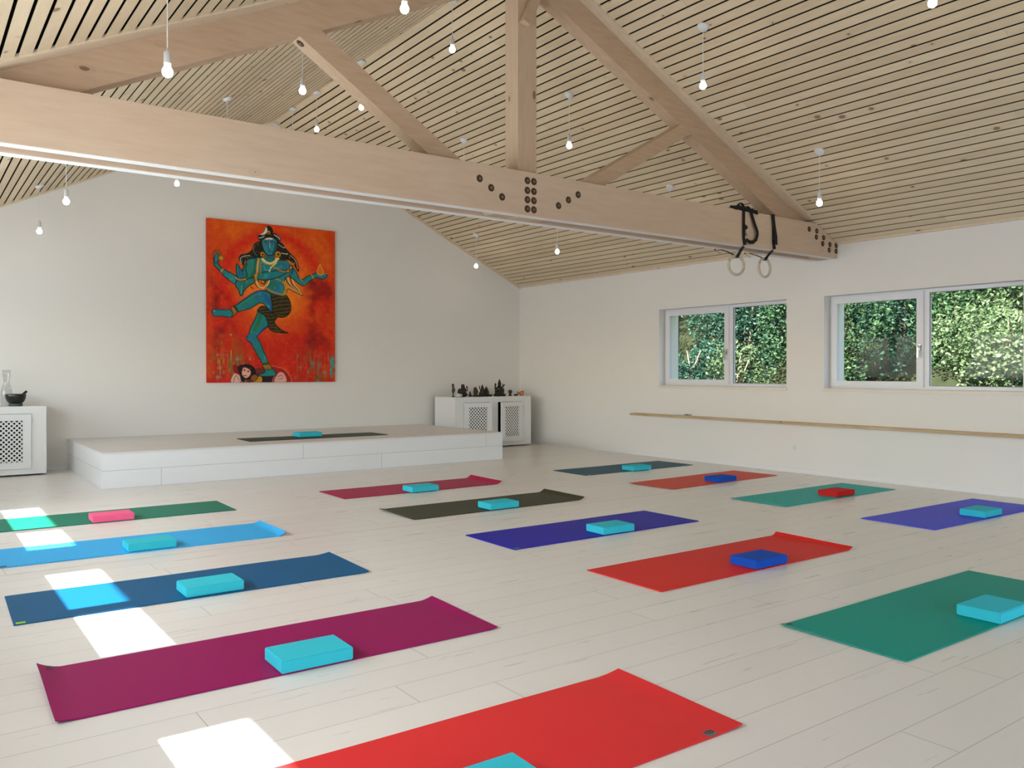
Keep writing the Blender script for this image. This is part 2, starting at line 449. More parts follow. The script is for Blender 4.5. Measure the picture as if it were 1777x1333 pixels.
prism(bm, [(XA, ZA-.004), (XA, ZA-D), (XA+(ZA-D-Z0)/SL, Z0+.002), (xe, Z0+.002), (xe, zc(xe)-.003)], 5.567, 5.713)
obj('rafter', T(bm), M['rafter'], tr, bev=.003)
bm = bmesh.new()
prism(bm, [(XA, ZA-.004), (xll, Z0+.003), (XA-(ZA-D-Z0)/SL, Z0+.002), (XA, ZA-D)], 5.567, 5.713)
obj('rafter', T(bm), M['rafter'], tr, bev=.003)
bm = bmesh.new()
box(bm, 4.131, 4.325, 5.5657, 5.745, Z1+.001, ZA-.06); box(bm, 4.131, 4.325, 5.568, 5.712, Z0, Z1+.001)
obj('king_post', T(bm), M['beamz'], tr)
def brace(p0, p1, w, nm='brace', y0=5.569, y1=5.711, cut=True):
    (xa, za), (xb, zb) = p0, p1; L = math.hypot(xb-xa, zb-za); ux, uz = (xb-xa)/L, (zb-za)/L; nx, nz = -uz*w/2, ux*w/2
    bm = bmesh.new()
    if cut:   # lower end cut level inside the tie beam
        z = Z0+.004
        A = (xa+nx+(z-za-nz)/uz*ux, z); B = (xa-nx+(z-za+nz)/uz*ux, z)
        prism(bm, [A, B, (xb-nx, zb-nz), (xb+nx, zb+nz)], y0, y1)
    else: prism(bm, [(xa+nx, za+nz), (xa-nx, za-nz), (xb-nx, zb-nz), (xb+nx, zb+nz)], y0, y1)
    return obj(nm, T(bm), M['rafter'], tr, bev=.002)
brL = brace((3.43, 2.88), (2.20, 3.66), .155)
brR = brace((4.97, 2.875), (6.22, 3.60), .130)
brace((4.172, 4.095), (4.345, 4.47), .075, 'upper_brace', 5.49, 5.565, cut=False)
# countersunk bolts: dark hole rim with a nut
def boltm():
    h = bmesh.new(); lathe(h, [(0, -.006), (.024, -.006), (.030, 0), (.026, .004), (.020, .002), (0, .001)], 18)
    bmesh.ops.rotate(h, verts=h.verts[:], matrix=Matrix.Rotation(PI/2, 3, 'X')); return h
b0 = obj('bolt', boltm(), M['bolt'], tb, smooth=True)
nb = bmesh.new(); lathe(nb, [(0, .006), (.013, .006), (.013, -.002)], 6); bmesh.ops.rotate(nb, verts=nb.verts[:], matrix=Matrix.Rotation(PI/2, 3, 'X'))
me_nut = obj('nut', nb, M['nut'], b0)
# the nut is merged into the bolt mesh so that the bolt stays one sub-part
bmx = bmesh.new(); bmx.from_mesh(b0.data)
t2 = bmesh.new(); t2.from_mesh(me_nut.data)
for f in t2.faces: f.material_index = 1
tm = bpy.data.meshes.new('t'); t2.to_mesh(tm); t2.free(); bmx.from_mesh(tm); bmx.to_mesh(b0.data); bmx.free(); b0.data.materials.append(M['nut'])
bpy.data.objects.remove(me_nut)
BP = [(3.682, 2.733), (3.793, 2.674), (3.900, 2.614), (4.489, 2.613), (4.598, 2.675), (4.708, 2.734)]
BP += [(x, z) for x in (4.157, 4.224) for z in (2.781, 2.700, 2.623, 2.547)]
BP += [(8.06, 2.775), (8.20, 2.768), (8.192, 2.700), (8.335, 2.770), (8.330, 2.705), (8.312, 2.637), (8.46, 2.705), (8.452, 2.640), (8.437, 2.577), (8.573, 2.640), (8.571, 2.575)]
for i, (x, z) in enumerate(BP):
    if z > zc(x)-.02: continue
    o = b0 if i == 0 else b0.copy()
    if i: COL.objects.link(o)
    o.parent = tb; o.location = (x-XA, 5.470-5.64, z-2.492)
# bolt on the underside of the left brace
ob = b0.copy(); COL.objects.link(ob); ob.parent = brL
L = Vector((3.43-2.20, 0, 2.88-3.66)).normalized(); n = Vector((L.z, 0, -L.x))
ob.location = Vector((2.20, 5.64, 3.66)) + L*.13 + n*.0775 - Vector((XA, 5.64, 2.492))
ob.rotation_euler = Vector((0, -1, 0)).rotation_difference(n).to_euler()

# ------------------------------------------------------------------ stage
SX0, SX1, SY, SZ = 1.63, 6.644, 9.311, .37
st = thing('stage', 'low white boarded stage platform against the back wall under the painting', 'stage', (4.137, 10.42, 0))
def bl(bm, o): bmesh.ops.translate(bm, verts=bm.verts[:], vec=-Vector(o)); return bm
so = (4.137, 10.42, 0)
o_ = obj('deck', bl(boxes((SX0-.004, SX1+.004, SY-.004, YB-.003, SZ-.02, SZ)), so), M['deck'], st, bev=.002)
obj('front_panel', bl(boxes((SX0, SX1, SY, SY+.02, 0, SZ-.02)), so), M['stageface'], st)
obj('side_panel', bl(boxes((SX0, SX0+.02, SY+.02, YB-.003, 0, SZ-.02)), so), M['stageside'], st)
obj('side_panel', bl(boxes((SX1-.02, SX1, SY+.02, YB-.003, 0, SZ-.02)), so), M['stageside'], st)

# ------------------------------------------------------------------ lattice cabinets
def lattice(w, h):
    bm = bmesh.new(); p = .037; hw = .0076
    # two crossing layers of thin diagonal strips clipped to the opening
    def clip(c, sgn):
        # line x - sgn*z = c inside [0,w]x[0,h]
        pts = []
        for z in (0, h):
            x = c+sgn*z
            if 0 <= x <= w: pts.append((x, z))
        for x in (0, w):
            z = (x-c)*sgn
            if 0 < z < h: pts.append((x, z))
        pts = sorted(set((round(a, 5), round(b, 5)) for a, b in pts))
        return (pts[0], pts[-1]) if len(pts) >= 2 else None
    for sgn, y in ((1, 0), (-1, .004)):
        cc = -h-w
        while cc < w+h+w:
            q = clip(cc, sgn); cc += p*1.4142
            if not q: continue
            (xa, za), (xb, zb) = q; L = math.hypot(xb-xa, zb-za)
            if L < .01: continue
            nx, nz = -(zb-za)/L*hw, (xb-xa)/L*hw
            prism(bm, [(xa+nx, za+nz), (xa-nx, za-nz), (xb-nx, zb-nz), (xb+nx, zb+nz)], y, y+.004)
    return bm
def cabinet(label, x0, x1, y0, y1, H, doors):
    """doors: (xa, xb, hinge side, opening angle)"""
    r = thing('cabinet', label, 'cabinet', (x0, y0, 0)); w = x1-x0; dp = y1-y0; t = .018
    bm = bmesh.new(); z0 = .02
    box(bm, 0, w, 0, dp, H-.022, H)                             # top
    box(bm, 0, t, t, dp, z0, H-.022); box(bm, w-t, w, t, dp, z0, H-.022)
    zb, zt = .085, H-.085
    box(bm, 0, w, 0, t, z0, zb); box(bm, 0, w, 0, t, zt, H-.022)
    xs = [0] + [v for d in doors for v in (d[0]-x0, d[1]-x0)] + [w]
    for i in range(0, len(xs), 2): box(bm, xs[i], xs[i+1], 0, t, zb, zt)
    obj('carcass', bm, M['lacquer'], r, bev=.0015)
    obj('shade_panel', boxes((t, w-t, t+.10, t+.11, z0+.005, H-.03)), M['inside'], r)  # black sheet close behind the lattice, painting in the cabinet's inner shade
    for xa, xb, hs, ang in doors:
        dw = xb-xa-.006; dh = zt-zb-.006; ml = .085 if dw > .4 else .08; mt = .075
        bm = bmesh.new()
        lw = dw-2*ml
        box(bm, 0, dw, -.018, 0, 0, mt); box(bm, 0, dw, -.018, 0, dh-mt, dh); box(bm, 0, ml, -.018, 0, mt, dh-mt); box(bm, dw-ml, dw, -.018, 0, mt, dh-mt)
        if hs == 'R': bmesh.ops.translate(bm, verts=bm.verts[:], vec=(-dw, 0, 0))
        dr = obj('door', bm, M['lacquer'], r, loc=((xb if hs == 'R' else xa)-x0+(-.003 if hs == 'R' else .003), 0, zb+.003), rot=(0, 0, ang if hs == 'R' else -ang))
        lt = lattice(lw, dh-2*mt)
        bmesh.ops.translate(lt, verts=lt.verts[:], vec=((-dw if hs == 'R' else 0)+ml, -.013, mt))
        obj('lattice', lt, M['lacquer'], dr)
        s = -1 if hs == 'R' else 1
        for z in (dh*.16, dh*.82): obj('hinge', boxes((-.004 if s > 0 else 0, .0 if s > 0 else .004, -.021, -.002, z, z+.05)), M['steel'], dr)
    return r
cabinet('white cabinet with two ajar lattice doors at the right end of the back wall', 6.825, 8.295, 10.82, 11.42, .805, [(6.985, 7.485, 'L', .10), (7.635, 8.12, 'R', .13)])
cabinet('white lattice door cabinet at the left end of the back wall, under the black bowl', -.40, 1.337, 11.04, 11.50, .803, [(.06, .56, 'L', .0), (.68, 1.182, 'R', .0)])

# ------------------------------------------------------------------ painting (canvas with painted surface, colours per vertex)
def paint_canvas():
    NX, NY = 372, 448
    R = np.random.RandomState(5)
    # homography: picture measurements -> canvas (0..1, 0 at top)
    src = [(80, 72), (1008, 175), (1000, 1268), (70, 1266)]; dst = [(0, 0), (1, 0), (1, 1), (0, 1)]
    Amat = []; bvec = []
    for (x, y), (u, v) in zip(src, dst):
        Amat.append([x, y, 1, 0, 0, 0, -u*x, -u*y]); bvec.append(u)
        Amat.append([0, 0, 0, x, y, 1, -v*x, -v*y]); bvec.append(v)
    h = np.linalg.solve(np.array(Amat, float), np.array(bvec, float)); Hm = np.append(h, 1).reshape(3, 3)
    def K(p):
        q = np.array([[a, b, 1.0] for a, b in p]) @ Hm.T
        return np.stack([q[:, 0]/q[:, 2]*NX, q[:, 1]/q[:, 2]*NY], 1)
    A = lambda pts: [(u*.6094, v*.6094+41.65) for u, v in pts]
    B = lambda pts: [(u*.6094, v*.6094+666.5) for u, v in pts]
    gx, gy = np.meshgrid(np.arange(NX+1.0), np.arange(NY+1.0))
    def vn(sx, sy, seed):
        r = np.random.RandomState(seed); a = r.rand(int(NY/sy)+3, int(NX/sx)+3)
        X = gx/sx; Y = gy/sy; i = Y.astype(int); j = X.astype(int); fx = X-j; fy = Y-i; fx = fx*fx*(3-2*fx); fy = fy*fy*(3-2*fy)
        return (a[i, j]*(1-fx)+a[i, j+1]*fx)*(1-fy)+(a[i+1, j]*(1-fx)+a[i+1, j+1]*fx)*fy
    def fbm(s, seed, ar=1): return .5*vn(s, s*ar, seed)+.3*vn(s/2, s*ar/2, seed+1)+.2*vn(max(2, s/4.5), max(2, s*ar/4.5), seed+2)
    C = lambda *c: np.array(c, float)/255
    def lerp(a, b, t): t = np.clip(t, 0, 1)[..., None]; return a*(1-t)+b*t
    U, V = gx/NX, gy/NY
    sm = lambda x, a, b: np.clip((x-a)/(b-a), 0, 1)**2*(3-2*np.clip((x-a)/(b-a), 0, 1))
    img = np.ones((NY+1, NX+1, 3))*C(192, 34, 4)
    img = lerp(img, C(204, 82, 6), (fbm(90, 1)-.35)*2.4*(1-V*.45)+(.48-V)*1.9)
    d = np.hypot((U-.50)/.40, (V-.42)/.33)
    img = lerp(img, C(216, 98, 16), (1.05-d)*1.8)
    img = lerp(img, C(232, 128, 34), (.62-d)*1.6)
    img = lerp(img, C(196, 20, 4), np.exp(-((np.hypot((U-.50)/.36, (V-.37)/.30)-1.02)/.11)**2)*(.40+.6*fbm(30, 7))*sm(-V, -.66, -.5))
    img = lerp(img, C(110, 12, 6), (fbm(60, 11)-.44)*3.4*(sm(-U, -.24, -.12)+sm(U, .70, .82))*sm(V, .22, .34)*sm(-V, -.84, -.72))
    img = lerp(img, C(172, 24, 4), ((V-.55)*2.4)*(fbm(70, 17)))
    img = lerp(img, C(204, 62, 6), (vn(14, 60, 19)-.55)*1.6*sm(V, .5, .7))
    img = lerp(img, C(128, 86, 34), (fbm(46, 21, 2.2)-.42)*4*np.clip((V-.66)*5, 0, 1)*np.clip((.32-U)*8, 0, 1))
    img = lerp(img, C(122, 72, 34), (fbm(46, 25, 2.4)-.34)*4*np.clip((U-.66)*8, 0, 1)*np.clip((V-.74)*7, 0, 1)*np.clip((.97-U)*9, 0, 1))
    img = lerp(img, C(150, 165, 60), (vn(5, 26, 31)-.72)*4*(U > .08)*(U < .22)*(V > .70)*(V < .95))
    img = lerp(img, C(128, 135, 150), (vn(9, 12, 33)-.70)*3*(V > .82)*(U < .32))
    img = lerp(img, C(110, 125, 120), (vn(8, 14, 35)-.70)*3*(V > .82)*(U > .66))
    img = lerp(img, C(196, 60, 14), np.clip((.06-U)*22, 0, .8)+np.clip((U-.95)*22, 0, .6))
    img = lerp(img, C(60, 140, 130), (vn(6, 9, 37)-.18)*2*(U > .955)*(U < .995)*(V > .82)*(V < .975))
    img = lerp(img, C(190, 24, 10), np.clip((V-.96)*30, 0, 1)*(U < .2))
    img = img+(fbm(10, 41)[..., None]-.5)*.10
    body = lerp(lerp(np.ones_like(img)*C(26, 118, 118), C(34, 104, 70), (fbm(34, 51)-.48)*3.2), C(34, 92, 150), (fbm(30, 55)-.56)*4)
    body = lerp(body, C(70, 160, 160), (fbm(18, 58)-.60)*3)
    cloth = lerp(np.ones_like(img)*C(80, 66, 20), C(24, 18, 8), (np.sin(gy*.62+gx*.12+4*vn(20, 20, 61))*.5+.5)*(.6+.6*vn(8, 5, 63)))
    hair = lerp(np.ones_like(img)*C(26, 24, 16), C(120, 112, 84), (vn(4, 10, 71)-.70)*3)
    def seg(P, Q, closed=True):
        n = len(P); dmin = np.full(Q[0].shape, 1e9)
        for i in range(n if closed else n-1):
            a = P[i]; b = P[(i+1) % n]; e = b-a; L = e@e+1e-9
            t = np.clip(((Q[0]-a[0])*e[0]+(Q[1]-a[1])*e[1])/L, 0, 1)
            dmin = np.minimum(dmin, np.hypot(Q[0]-a[0]-t*e[0], Q[1]-a[1]-t*e[1]))
        return dmin
    def smooth(P, closed=True, k=4):
        n = len(P); out = []
        for i in range(n if closed else n-1):
            p0, p1, p2, p3 = (P[(i-1) % n] if closed or i else P[0]), P[i], P[(i+1) % n], (P[(i+2) % n] if closed or i < n-2 else P[-1])
            for j in range(k):
                t = j/k; out.append(.5*((2*p1)+(-p0+p2)*t+(2*p0-5*p1+4*p2-p3)*t*t+(-p0+3*p1-3*p2+p3)*t**3))
        if not closed: out.append(P[-1])
        return out
    def region(P, pad):
        a = np.array(P); x0, y0 = np.floor(a.min(0)-pad).astype(int); x1, y1 = np.ceil(a.max(0)+pad).astype(int)
        return slice(max(0, y0), min(NY, y1)+1), slice(max(0, x0), min(NX, x1)+1)
    def put(s, col, al):
        c = col[s] if col.ndim == 3 else col
        img[s] = img[s]*(1-al[..., None])+c*al[..., None]
    def poly(pts, col, ol=None, ow=1.3, sm=True):
        P = [q for q in K(pts)]; P = smooth(P) if sm else P
        s = region(P, ow+2); Q = (gx[s], gy[s]); ins = np.zeros(Q[0].shape, bool); n = len(P)
        for i in range(n):
            a, b = P[i], P[(i+1) % n]
            if a[1] == b[1]: continue
            c = ((a[1] > Q[1]) != (b[1] > Q[1])) & (Q[0] < (b[0]-a[0])*(Q[1]-a[1])/(b[1]-a[1])+a[0]); ins ^= c
        dd = seg(P, Q); sd = np.where(ins, -dd, dd)
        put(s, col, np.clip(.5-sd, 0, 1))
        if ol is not None: put(s, ol, np.clip(ow-dd+.5, 0, 1)*.85)
    def stroke(pts, col, w, sm=True, dash=0):
        P = [q for q in K(pts)]; P = smooth(P, False) if sm else P
        s = region(P, w+2); dd = seg(P, (gx[s], gy[s]), False); al = np.clip(w/2-dd+.5, 0, 1)
        if dash: al = al*(np.sin((gx[s]+gy[s]*.7)*dash) > -.2)
        put(s, col, al)
    def disc(c, r, col, ol=None):
        p = K([c])[0]; q = K([(c[0]+r, c[1])])[0]; rr = abs(q[0]-p[0]); s = region([p], rr+3); dd = np.hypot(gx[s]-p[0], gy[s]-p[1])
        put(s, col, np.clip(rr-dd+.5, 0, 1))
        if ol is not None: put(s, ol, np.clip(1.2-abs(dd-rr)+.3, 0, 1))
    DK = C(14, 26, 34); GO = C(186, 128, 26); CR = C(214, 190, 120); BK = C(18, 16, 14); WH = C(206, 206, 196)
    # hair
    poly(A([(790, 330), (700, 360), (660, 440), (600, 480), (540, 490), (510, 530), (528, 580), (560, 612), (572, 570), (600, 545), (690, 525), (750, 530), (800, 500), (805, 400)]), hair, BK)
    poly(A([(960, 330), (1030, 370), (1080, 440), (1130, 490), (1175, 540), (1205, 600), (1215, 692), (1185, 650), (1150, 590), (1090, 552), (1000, 545), (955, 500)]), hair, BK)
    stroke(A([(540, 600), (525, 545), (560, 510), (640, 500)]), WH, 1.6); stroke(A([(700, 380), (680, 440), (720, 500)]), C(130, 120, 90), 1.4)
    stroke(A([(1000, 470), (1070, 485), (1090, 480)]), WH, 2); stroke(A([(1120, 500), (1185, 570), (1205, 660)]), CR, 1.6); stroke(A([(980, 370), (1040, 410), (1060, 400)]), WH, 1.4)
    # left outer arm with drum
    poly(A([(500, 760), (440, 720), (380, 690), (330, 660), (298, 640), (266, 600), (262, 560), (268, 505), (250, 480), (216, 500), (210, 560), (214, 610), (250, 650), (290, 690), (330, 742), (400, 800), (470, 838), (530, 800)]), body, DK)
    disc(A([(250, 480)])[0], 30, C(150, 74, 18), C(96, 60, 20)); poly(A([(222, 500), (240, 470), (262, 480), (262, 560), (225, 590)]), body, DK, .8)
    disc(A([(298, 528)])[0], 19, GO, C(110, 50, 14)); stroke(A([(296, 690), (318, 660)]), GO, 4)
    # tresses and scarf at right
    poly(A([(1030, 740), (1080, 740), (1100, 820), (1160, 880), (1230, 930), (1262, 980), (1215, 960), (1150, 930), (1090, 900), (1060, 960), (1030, 900), (1010, 820)]), C(200, 132, 62), BK, 1)
    for k, cc in enumerate((BK, CR, BK, CR)):
        stroke(A([(1060+k*26, 760), (1085+k*26, 830+k*6), (1150+k*20, 880+k*8), (1215+k*12, 925+k*14)]), cc, 2.6)
    stroke(A([(1040, 760), (1030, 830), (1040, 900)]), CR, 5)
    # right outer arm with flame
    poly(A([(1090, 660), (1170, 670), (1220, 765), (1262, 790), (1330, 750), (1400, 722), (1440, 705), (1500, 725), (1552, 728), (1548, 762), (1500, 788), (1440, 770), (1372, 792), (1320, 832), (1270, 862), (1220, 842), (1160, 792), (1110, 745)]), body, DK)
    stroke(A([(1372, 735), (1392, 775)]), GO, 3.5); stroke(A([(1232, 775), (1262, 812)]), GO, 2.5)
    stroke(A([(1470, 735), (1552, 720)]), C(150, 190, 180), 1.2)
    poly(A([(1438, 712), (1446, 668), (1474, 612), (1488, 655), (1512, 690), (1506, 725), (1472, 740)]), C(206, 96, 20), C(236, 170, 60), 1)
    # raised leg, cloth, standing leg
    poly(B([(735, 140), (800, 160), (838, 260), (852, 312), (780, 370), (725, 425), (715, 455), (748, 502), (790, 610), (835, 720), (842, 768), (790, 768), (735, 690), (680, 590), (640, 512), (604, 490), (592, 445), (622, 400), (640, 330), (690, 235), (718, 170)]), body, DK)
    stroke(B([(842, 312), (770, 368), (722, 425)]), C(30, 50, 130), 3); stroke(B([(598, 470), (616, 420)]), C(40, 90, 150), 4)
    stroke(B([(760, 180), (730, 280), (690, 360)]), C(36, 108, 60), 9)
    poly([(478, 712), (520, 735), (560, 765), (585, 790), (562, 830), (590, 868), (622, 893), (660, 910), (600, 907), (552, 898), (520, 870), (515, 830), (495, 785), (455, 758), (440, 742)], cloth, BK)
    poly([(275, 715), (310, 690), (360, 655), (420, 615), (470, 602), (525, 612), (560, 650), (560, 700), (547, 755), (520, 735), (490, 700), (460, 690), (430, 705), (390, 730), (330, 745), (290, 752)], body, DK)
    stroke([(300, 690), (360, 650), (425, 610), (480, 598), (530, 606)], C(60, 52, 120), 2); stroke([(315, 705), (380, 660), (440, 628)], C(64, 130, 70), 3)
    stroke([(500, 640), (530, 690), (542, 740)], C(28, 84, 150), 7)
    poly([(116, 740), (150, 735), (200, 738), (245, 740), (264, 770), (255, 792), (222, 790), (190, 783), (150, 785), (122, 780), (114, 760)], body, C(30, 30, 70)); disc((128, 745), 7, C(120, 150, 170))
    poly([(248, 728), (276, 712), (298, 748), (276, 772), (254, 788), (262, 760)], C(150, 104, 18), BK, 1); stroke([(270, 712), (296, 750)], BK, 3)
    poly([(540, 625), (600, 640), (645, 632), (676, 680), (683, 730), (670, 770), (630, 795), (580, 790), (550, 758), (548, 700)], cloth, BK)
    # torso
    poly([(362, 410), (395, 372), (450, 360), (520, 372), (600, 382), (660, 388), (700, 430), (690, 480), (645, 515), (632, 560), (652, 622), (600, 640), (540, 625), (506, 592), (500, 540), (440, 505), (390, 520), (350, 512), (352, 450)], body, DK)
    poly(A([(600, 560), (660, 535), (715, 545), (718, 620), (700, 700), (650, 768), (590, 772), (578, 700), (588, 620)]), lerp(body, C(40, 130, 100), np.ones_like(gx)*.4), DK)
    stroke(A([(700, 560), (690, 660), (650, 740)]), C(30, 76, 40), 3)
    # crossing forearm and hanging hand, raised palm
    poly(A([(1080, 690), (1000, 672), (900, 690), (800, 700), (712, 735), (712, 782), (800, 792), (880, 785), (940, 770), (1020, 740)]), body, DK)
    poly(A([(690, 770), (640, 765), (590, 790), (540, 800), (478, 800), (466, 860), (500, 905), (520, 970), (548, 968), (560, 930), (590, 890), (640, 850), (690, 820)]), body, DK)
    stroke(A([(540, 850), (530, 950)]), C(120, 170, 160), 1.2); stroke(A([(570, 850), (552, 930)]), DK, 1)
    stroke(A([(700, 738), (708, 800)]), GO, 7); stroke(A([(690, 742), (698, 800)]), C(96, 60, 12), 1.2)
    poly(A([(478, 610), (498, 604), (520, 645), (548, 688), (560, 640), (586, 600), (602, 604), (590, 660), (602, 720), (590, 762), (540, 778), (495, 768), (476, 700)]), body, DK)
    for q in ((500, 620, 520, 720), (545, 650, 548, 730), (575, 630, 570, 720)): stroke(A([(q[0], q[1]), (q[2], q[3])]), DK, 1)
    stroke(A([(470, 765), (520, 790), (590, 778)]), GO, 4); stroke(A([(470, 780), (520, 803), (590, 792)]), C(96, 60, 12), 1)
    # garlands
    poly(A([(690, 805), (720, 870), (785, 890), (850, 858), (872, 790), (840, 800), (790, 835), (730, 800)]), C(204, 110, 26), BK, 1)
    stroke(A([(715, 800), (740, 870), (800, 885), (850, 845), (868, 800)]), CR, 3.2); stroke(A([(770, 800), (800, 850), (830, 810)]), BK, 1.6)
    stroke(A([(742, 545), (730, 620), (722, 700), (712, 738)]), GO, 6.5); stroke(A([(735, 560), (722, 690)]), CR, 2)
    stroke(A([(772, 590), (768, 650), (765, 720)]), C(170, 110, 20), 6, dash=1.3); stroke(A([(784, 600), (780, 715)]), BK, 1)
    stroke(A([(790, 545), (830, 585), (885, 600), (940, 570), (975, 530)]), CR, 8); stroke(A([(795, 562), (835, 600), (890, 614), (945, 586)]), BK, 1.2)
    stroke(A([(950, 590), (890, 640), (870, 690)]), CR, 4)
    stroke(A([(900, 638), (960, 660), (1020, 690), (1080, 692), (1120, 650)]), C(176, 112, 20), 6, dash=1.4); stroke(A([(905, 655), (1015, 705), (1080, 708)]), BK, 1)
    disc(A([(1125, 645)])[0], 12, GO, BK); stroke(A([(1095, 570), (1130, 600), (1165, 600)]), GO, 6, dash=1.2); disc(A([(1090, 690)])[0], 12, GO, BK)
    stroke(A([(812, 885), (880, 925), (960, 955), (1030, 970), (1065, 955)]), GO, 6.5, dash=1.3); stroke(A([(810, 900), (880, 942), (1000, 982)]), BK, 1.2)
    stroke(A([(950, 780), (1000, 800)]), GO, 5, dash=1.3); stroke(A([(1035, 820), (1060, 880), (1050, 950)]), GO, 8); stroke(A([(1035, 840), (1050, 920)]), C(110, 60, 10), 2)
    stroke(A([(860, 860), (930, 850), (980, 880)]), C(40, 96, 90), 1.6); stroke(A([(800, 620), (830, 680), (880, 660)]), C(60, 150, 160), 3); stroke(A([(980, 600), (1040, 610), (1070, 650)]), C(40, 90, 150), 6)
    stroke(A([(640, 870), (680, 890), (650, 880), (665, 905)]), BK, 1)
    # neck, head, face
    poly(A([(838, 480), (922, 480), (932, 560), (880, 580), (826, 555)]), lerp(body, C(20, 74, 66), np.ones_like(gx)*.5), None)
    stroke(A([(790, 548), (835, 582), (885, 596), (940, 568), (972, 530)]), CR, 6)
    poly(A([(786, 310), (830, 285), (900, 280), (952, 308), (964, 380), (952, 440), (922, 486), (882, 500), (834, 484), (802, 432), (784, 370)]), lerp(body, C(44, 130, 150), np.ones_like(gx)*.5), DK, 1.5)
    poly(A([(930, 330), (960, 380), (950, 440), (918, 484), (900, 470), (925, 420), (932, 370)]), C(20, 84, 84))
    poly(A([(802, 306), (868, 284), (938, 304), (900, 316), (868, 312), (838, 318)]), WH, BK, .6, sm=False); stroke(A([(868, 290), (868, 340)]), C(160, 60, 40), 1)
    for ex in (832, 906):
        stroke(A([(ex-24, 345), (ex, 335), (ex+24, 346)]), BK, 1.6)
        poly(A([(ex-22, 362), (ex, 350), (ex+22, 362), (ex, 372)]), C(190, 205, 210), BK, .7); disc(A([(ex, 361)])[0], 4.5, BK)
    stroke(A([(864, 350), (860, 400), (866, 425), (884, 425)]), C(14, 60, 74), 1.3); stroke(A([(874, 345), (877, 410)]), C(120, 190, 200), 1.6)
    poly(A([(858, 448), (876, 440), (894, 448), (876, 460)]), C(120, 90, 120), BK, .6)
    poly(A([(738, 292), (765, 255), (830, 262), (870, 250), (935, 242), (985, 268), (1008, 320), (955, 312), (890, 276), (820, 288), (775, 320)]), hair, BK)
    stroke(A([(745, 290), (775, 290), (810, 272)]), WH, 2); stroke(A([(930, 255), (975, 285), (998, 312)]), WH, 2); stroke(A([(960, 250), (1000, 290)]), C(140, 138, 120), 1.4)
    poly(A([(836, 175), (858, 155), (896, 168), (912, 225), (880, 268), (828, 258)]), hair, BK)
    disc(A([(864, 226)])[0], 15, GO, BK); disc(A([(864, 230)])[0], 5, BK)
    poly(A([(832, 162), (816, 205), (790, 235), (755, 250), (800, 256), (836, 238), (850, 200), (846, 172)]), WH, C(90, 80, 40), .6)
    for cx_, r in ((790, 19), (973, 23)): disc(A([(cx_, 486)])[0], r, GO, BK); disc(A([(cx_+3, 488)])[0], r*.42, C(60, 30, 10))
    # feet and figure below
    poly(B([(400, 985), (410, 910), (455, 865), (505, 900), (512, 985)]), C(200, 158, 142), C(90, 20, 16), 1)
    stroke(B([(430, 975), (460, 900), (500, 960)]), C(90, 30, 24), 1.2)
    poly(B([(430, 770), (470, 775), (500, 830), (505, 890), (450, 870), (415, 820)]), C(130, 14, 16), None)
    poly(B([(690, 830), (780, 800), (900, 810), (960, 985), (600, 985), (660, 900)]), C(110, 34, 24), None)
    poly(B([(480, 800), (540, 770), (620, 770), (680, 810), (700, 880), (720, 930), (650, 950), (560, 950), (510, 900)]), BK, None)
    poly(B([(530, 850), (552, 805), (600, 815), (636, 850), (628, 900), (580, 935), (535, 905)]), C(206, 160, 140), C(110, 20, 20), .8)
    disc(B([(562, 838)])[0], 7, C(150, 20, 20)); disc(B([(606, 852)])[0], 7, C(150, 20, 20)); stroke(B([(545, 900), (585, 905)]), C(110, 10, 16), 2)
    poly(B([(520, 905), (560, 925), (560, 985), (525, 960)]), BK, None)
    poly(B([(640, 910), (690, 890), (720, 920), (690, 965), (640, 960)]), C(130, 76, 30), BK, .8)
    poly(B([(600, 985), (690, 965), (735, 905), (768, 925), (765, 985)]), C(176, 124, 20), BK, .8)
    poly(B([(768, 985), (775, 915), (925, 908), (925, 985)]), C(44, 14, 22), None, sm=False)
    poly(B([(880, 795), (960, 805), (1040, 838), (1100, 915), (1112, 985), (900, 985), (930, 880)]), C(150, 20, 16), C(200, 120, 100), 1)
    poly(B([(915, 985), (940, 905), (985, 862), (1030, 880), (1060, 940), (1050, 985)]), C(206, 150, 138), C(130, 50, 40), .8)
    stroke(B([(960, 920), (1000, 900), (1020, 925)]), C(110, 40, 30), 1.2); stroke(B([(970, 945), (1010, 940)]), C(110, 40, 30), 1.2)
    poly(B([(800, 832), (850, 812), (900, 828), (930, 870), (934, 905), (850, 916), (760, 912), (712, 892), (765, 882), (802, 862)]), body, DK)
    poly(B([(785, 772), (838, 755), (878, 795), (884, 828), (800, 828)]), C(140, 104, 26), BK, 1)
    stroke(B([(785, 772), (840, 768)]), BK, 2.4)
    # paint spatter and drips
    for k in range(520):
        u, v = R.rand(), R.rand()
        rr = abs(math.hypot((u-.5)/.40, (v-.42)/.34)-1)
        if rr > .35 and v < .6 or abs(u-.5) < .2 and v < .62: continue
        x, y = u*NX, v*NY; s = region([(x, y)], 3); dd = np.hypot(gx[s]-x, gy[s]-y)
        put(s, C(226, 150, 90) if R.rand() < .7 else C(230, 200, 150), np.clip(R.uniform(.4, .9)-dd+.4, 0, 1)*.7)
    for k in range(46):
        u = R.choice([R.uniform(.06, .26), R.uniform(.66, .95)]); v = R.uniform(.78, .9); l = R.uniform(.04, .12); x = u*NX
        s = (slice(int(v*NY), min(NY, int((v+l)*NY))+1), slice(max(0, int(x)-2), min(NX, int(x)+3)+1))
        put(s, [C(170, 150, 60), C(150, 120, 100), C(190, 70, 20), C(110, 150, 140)][k % 4], np.clip(1-abs(gx[s]-x), 0, 1)*.55)
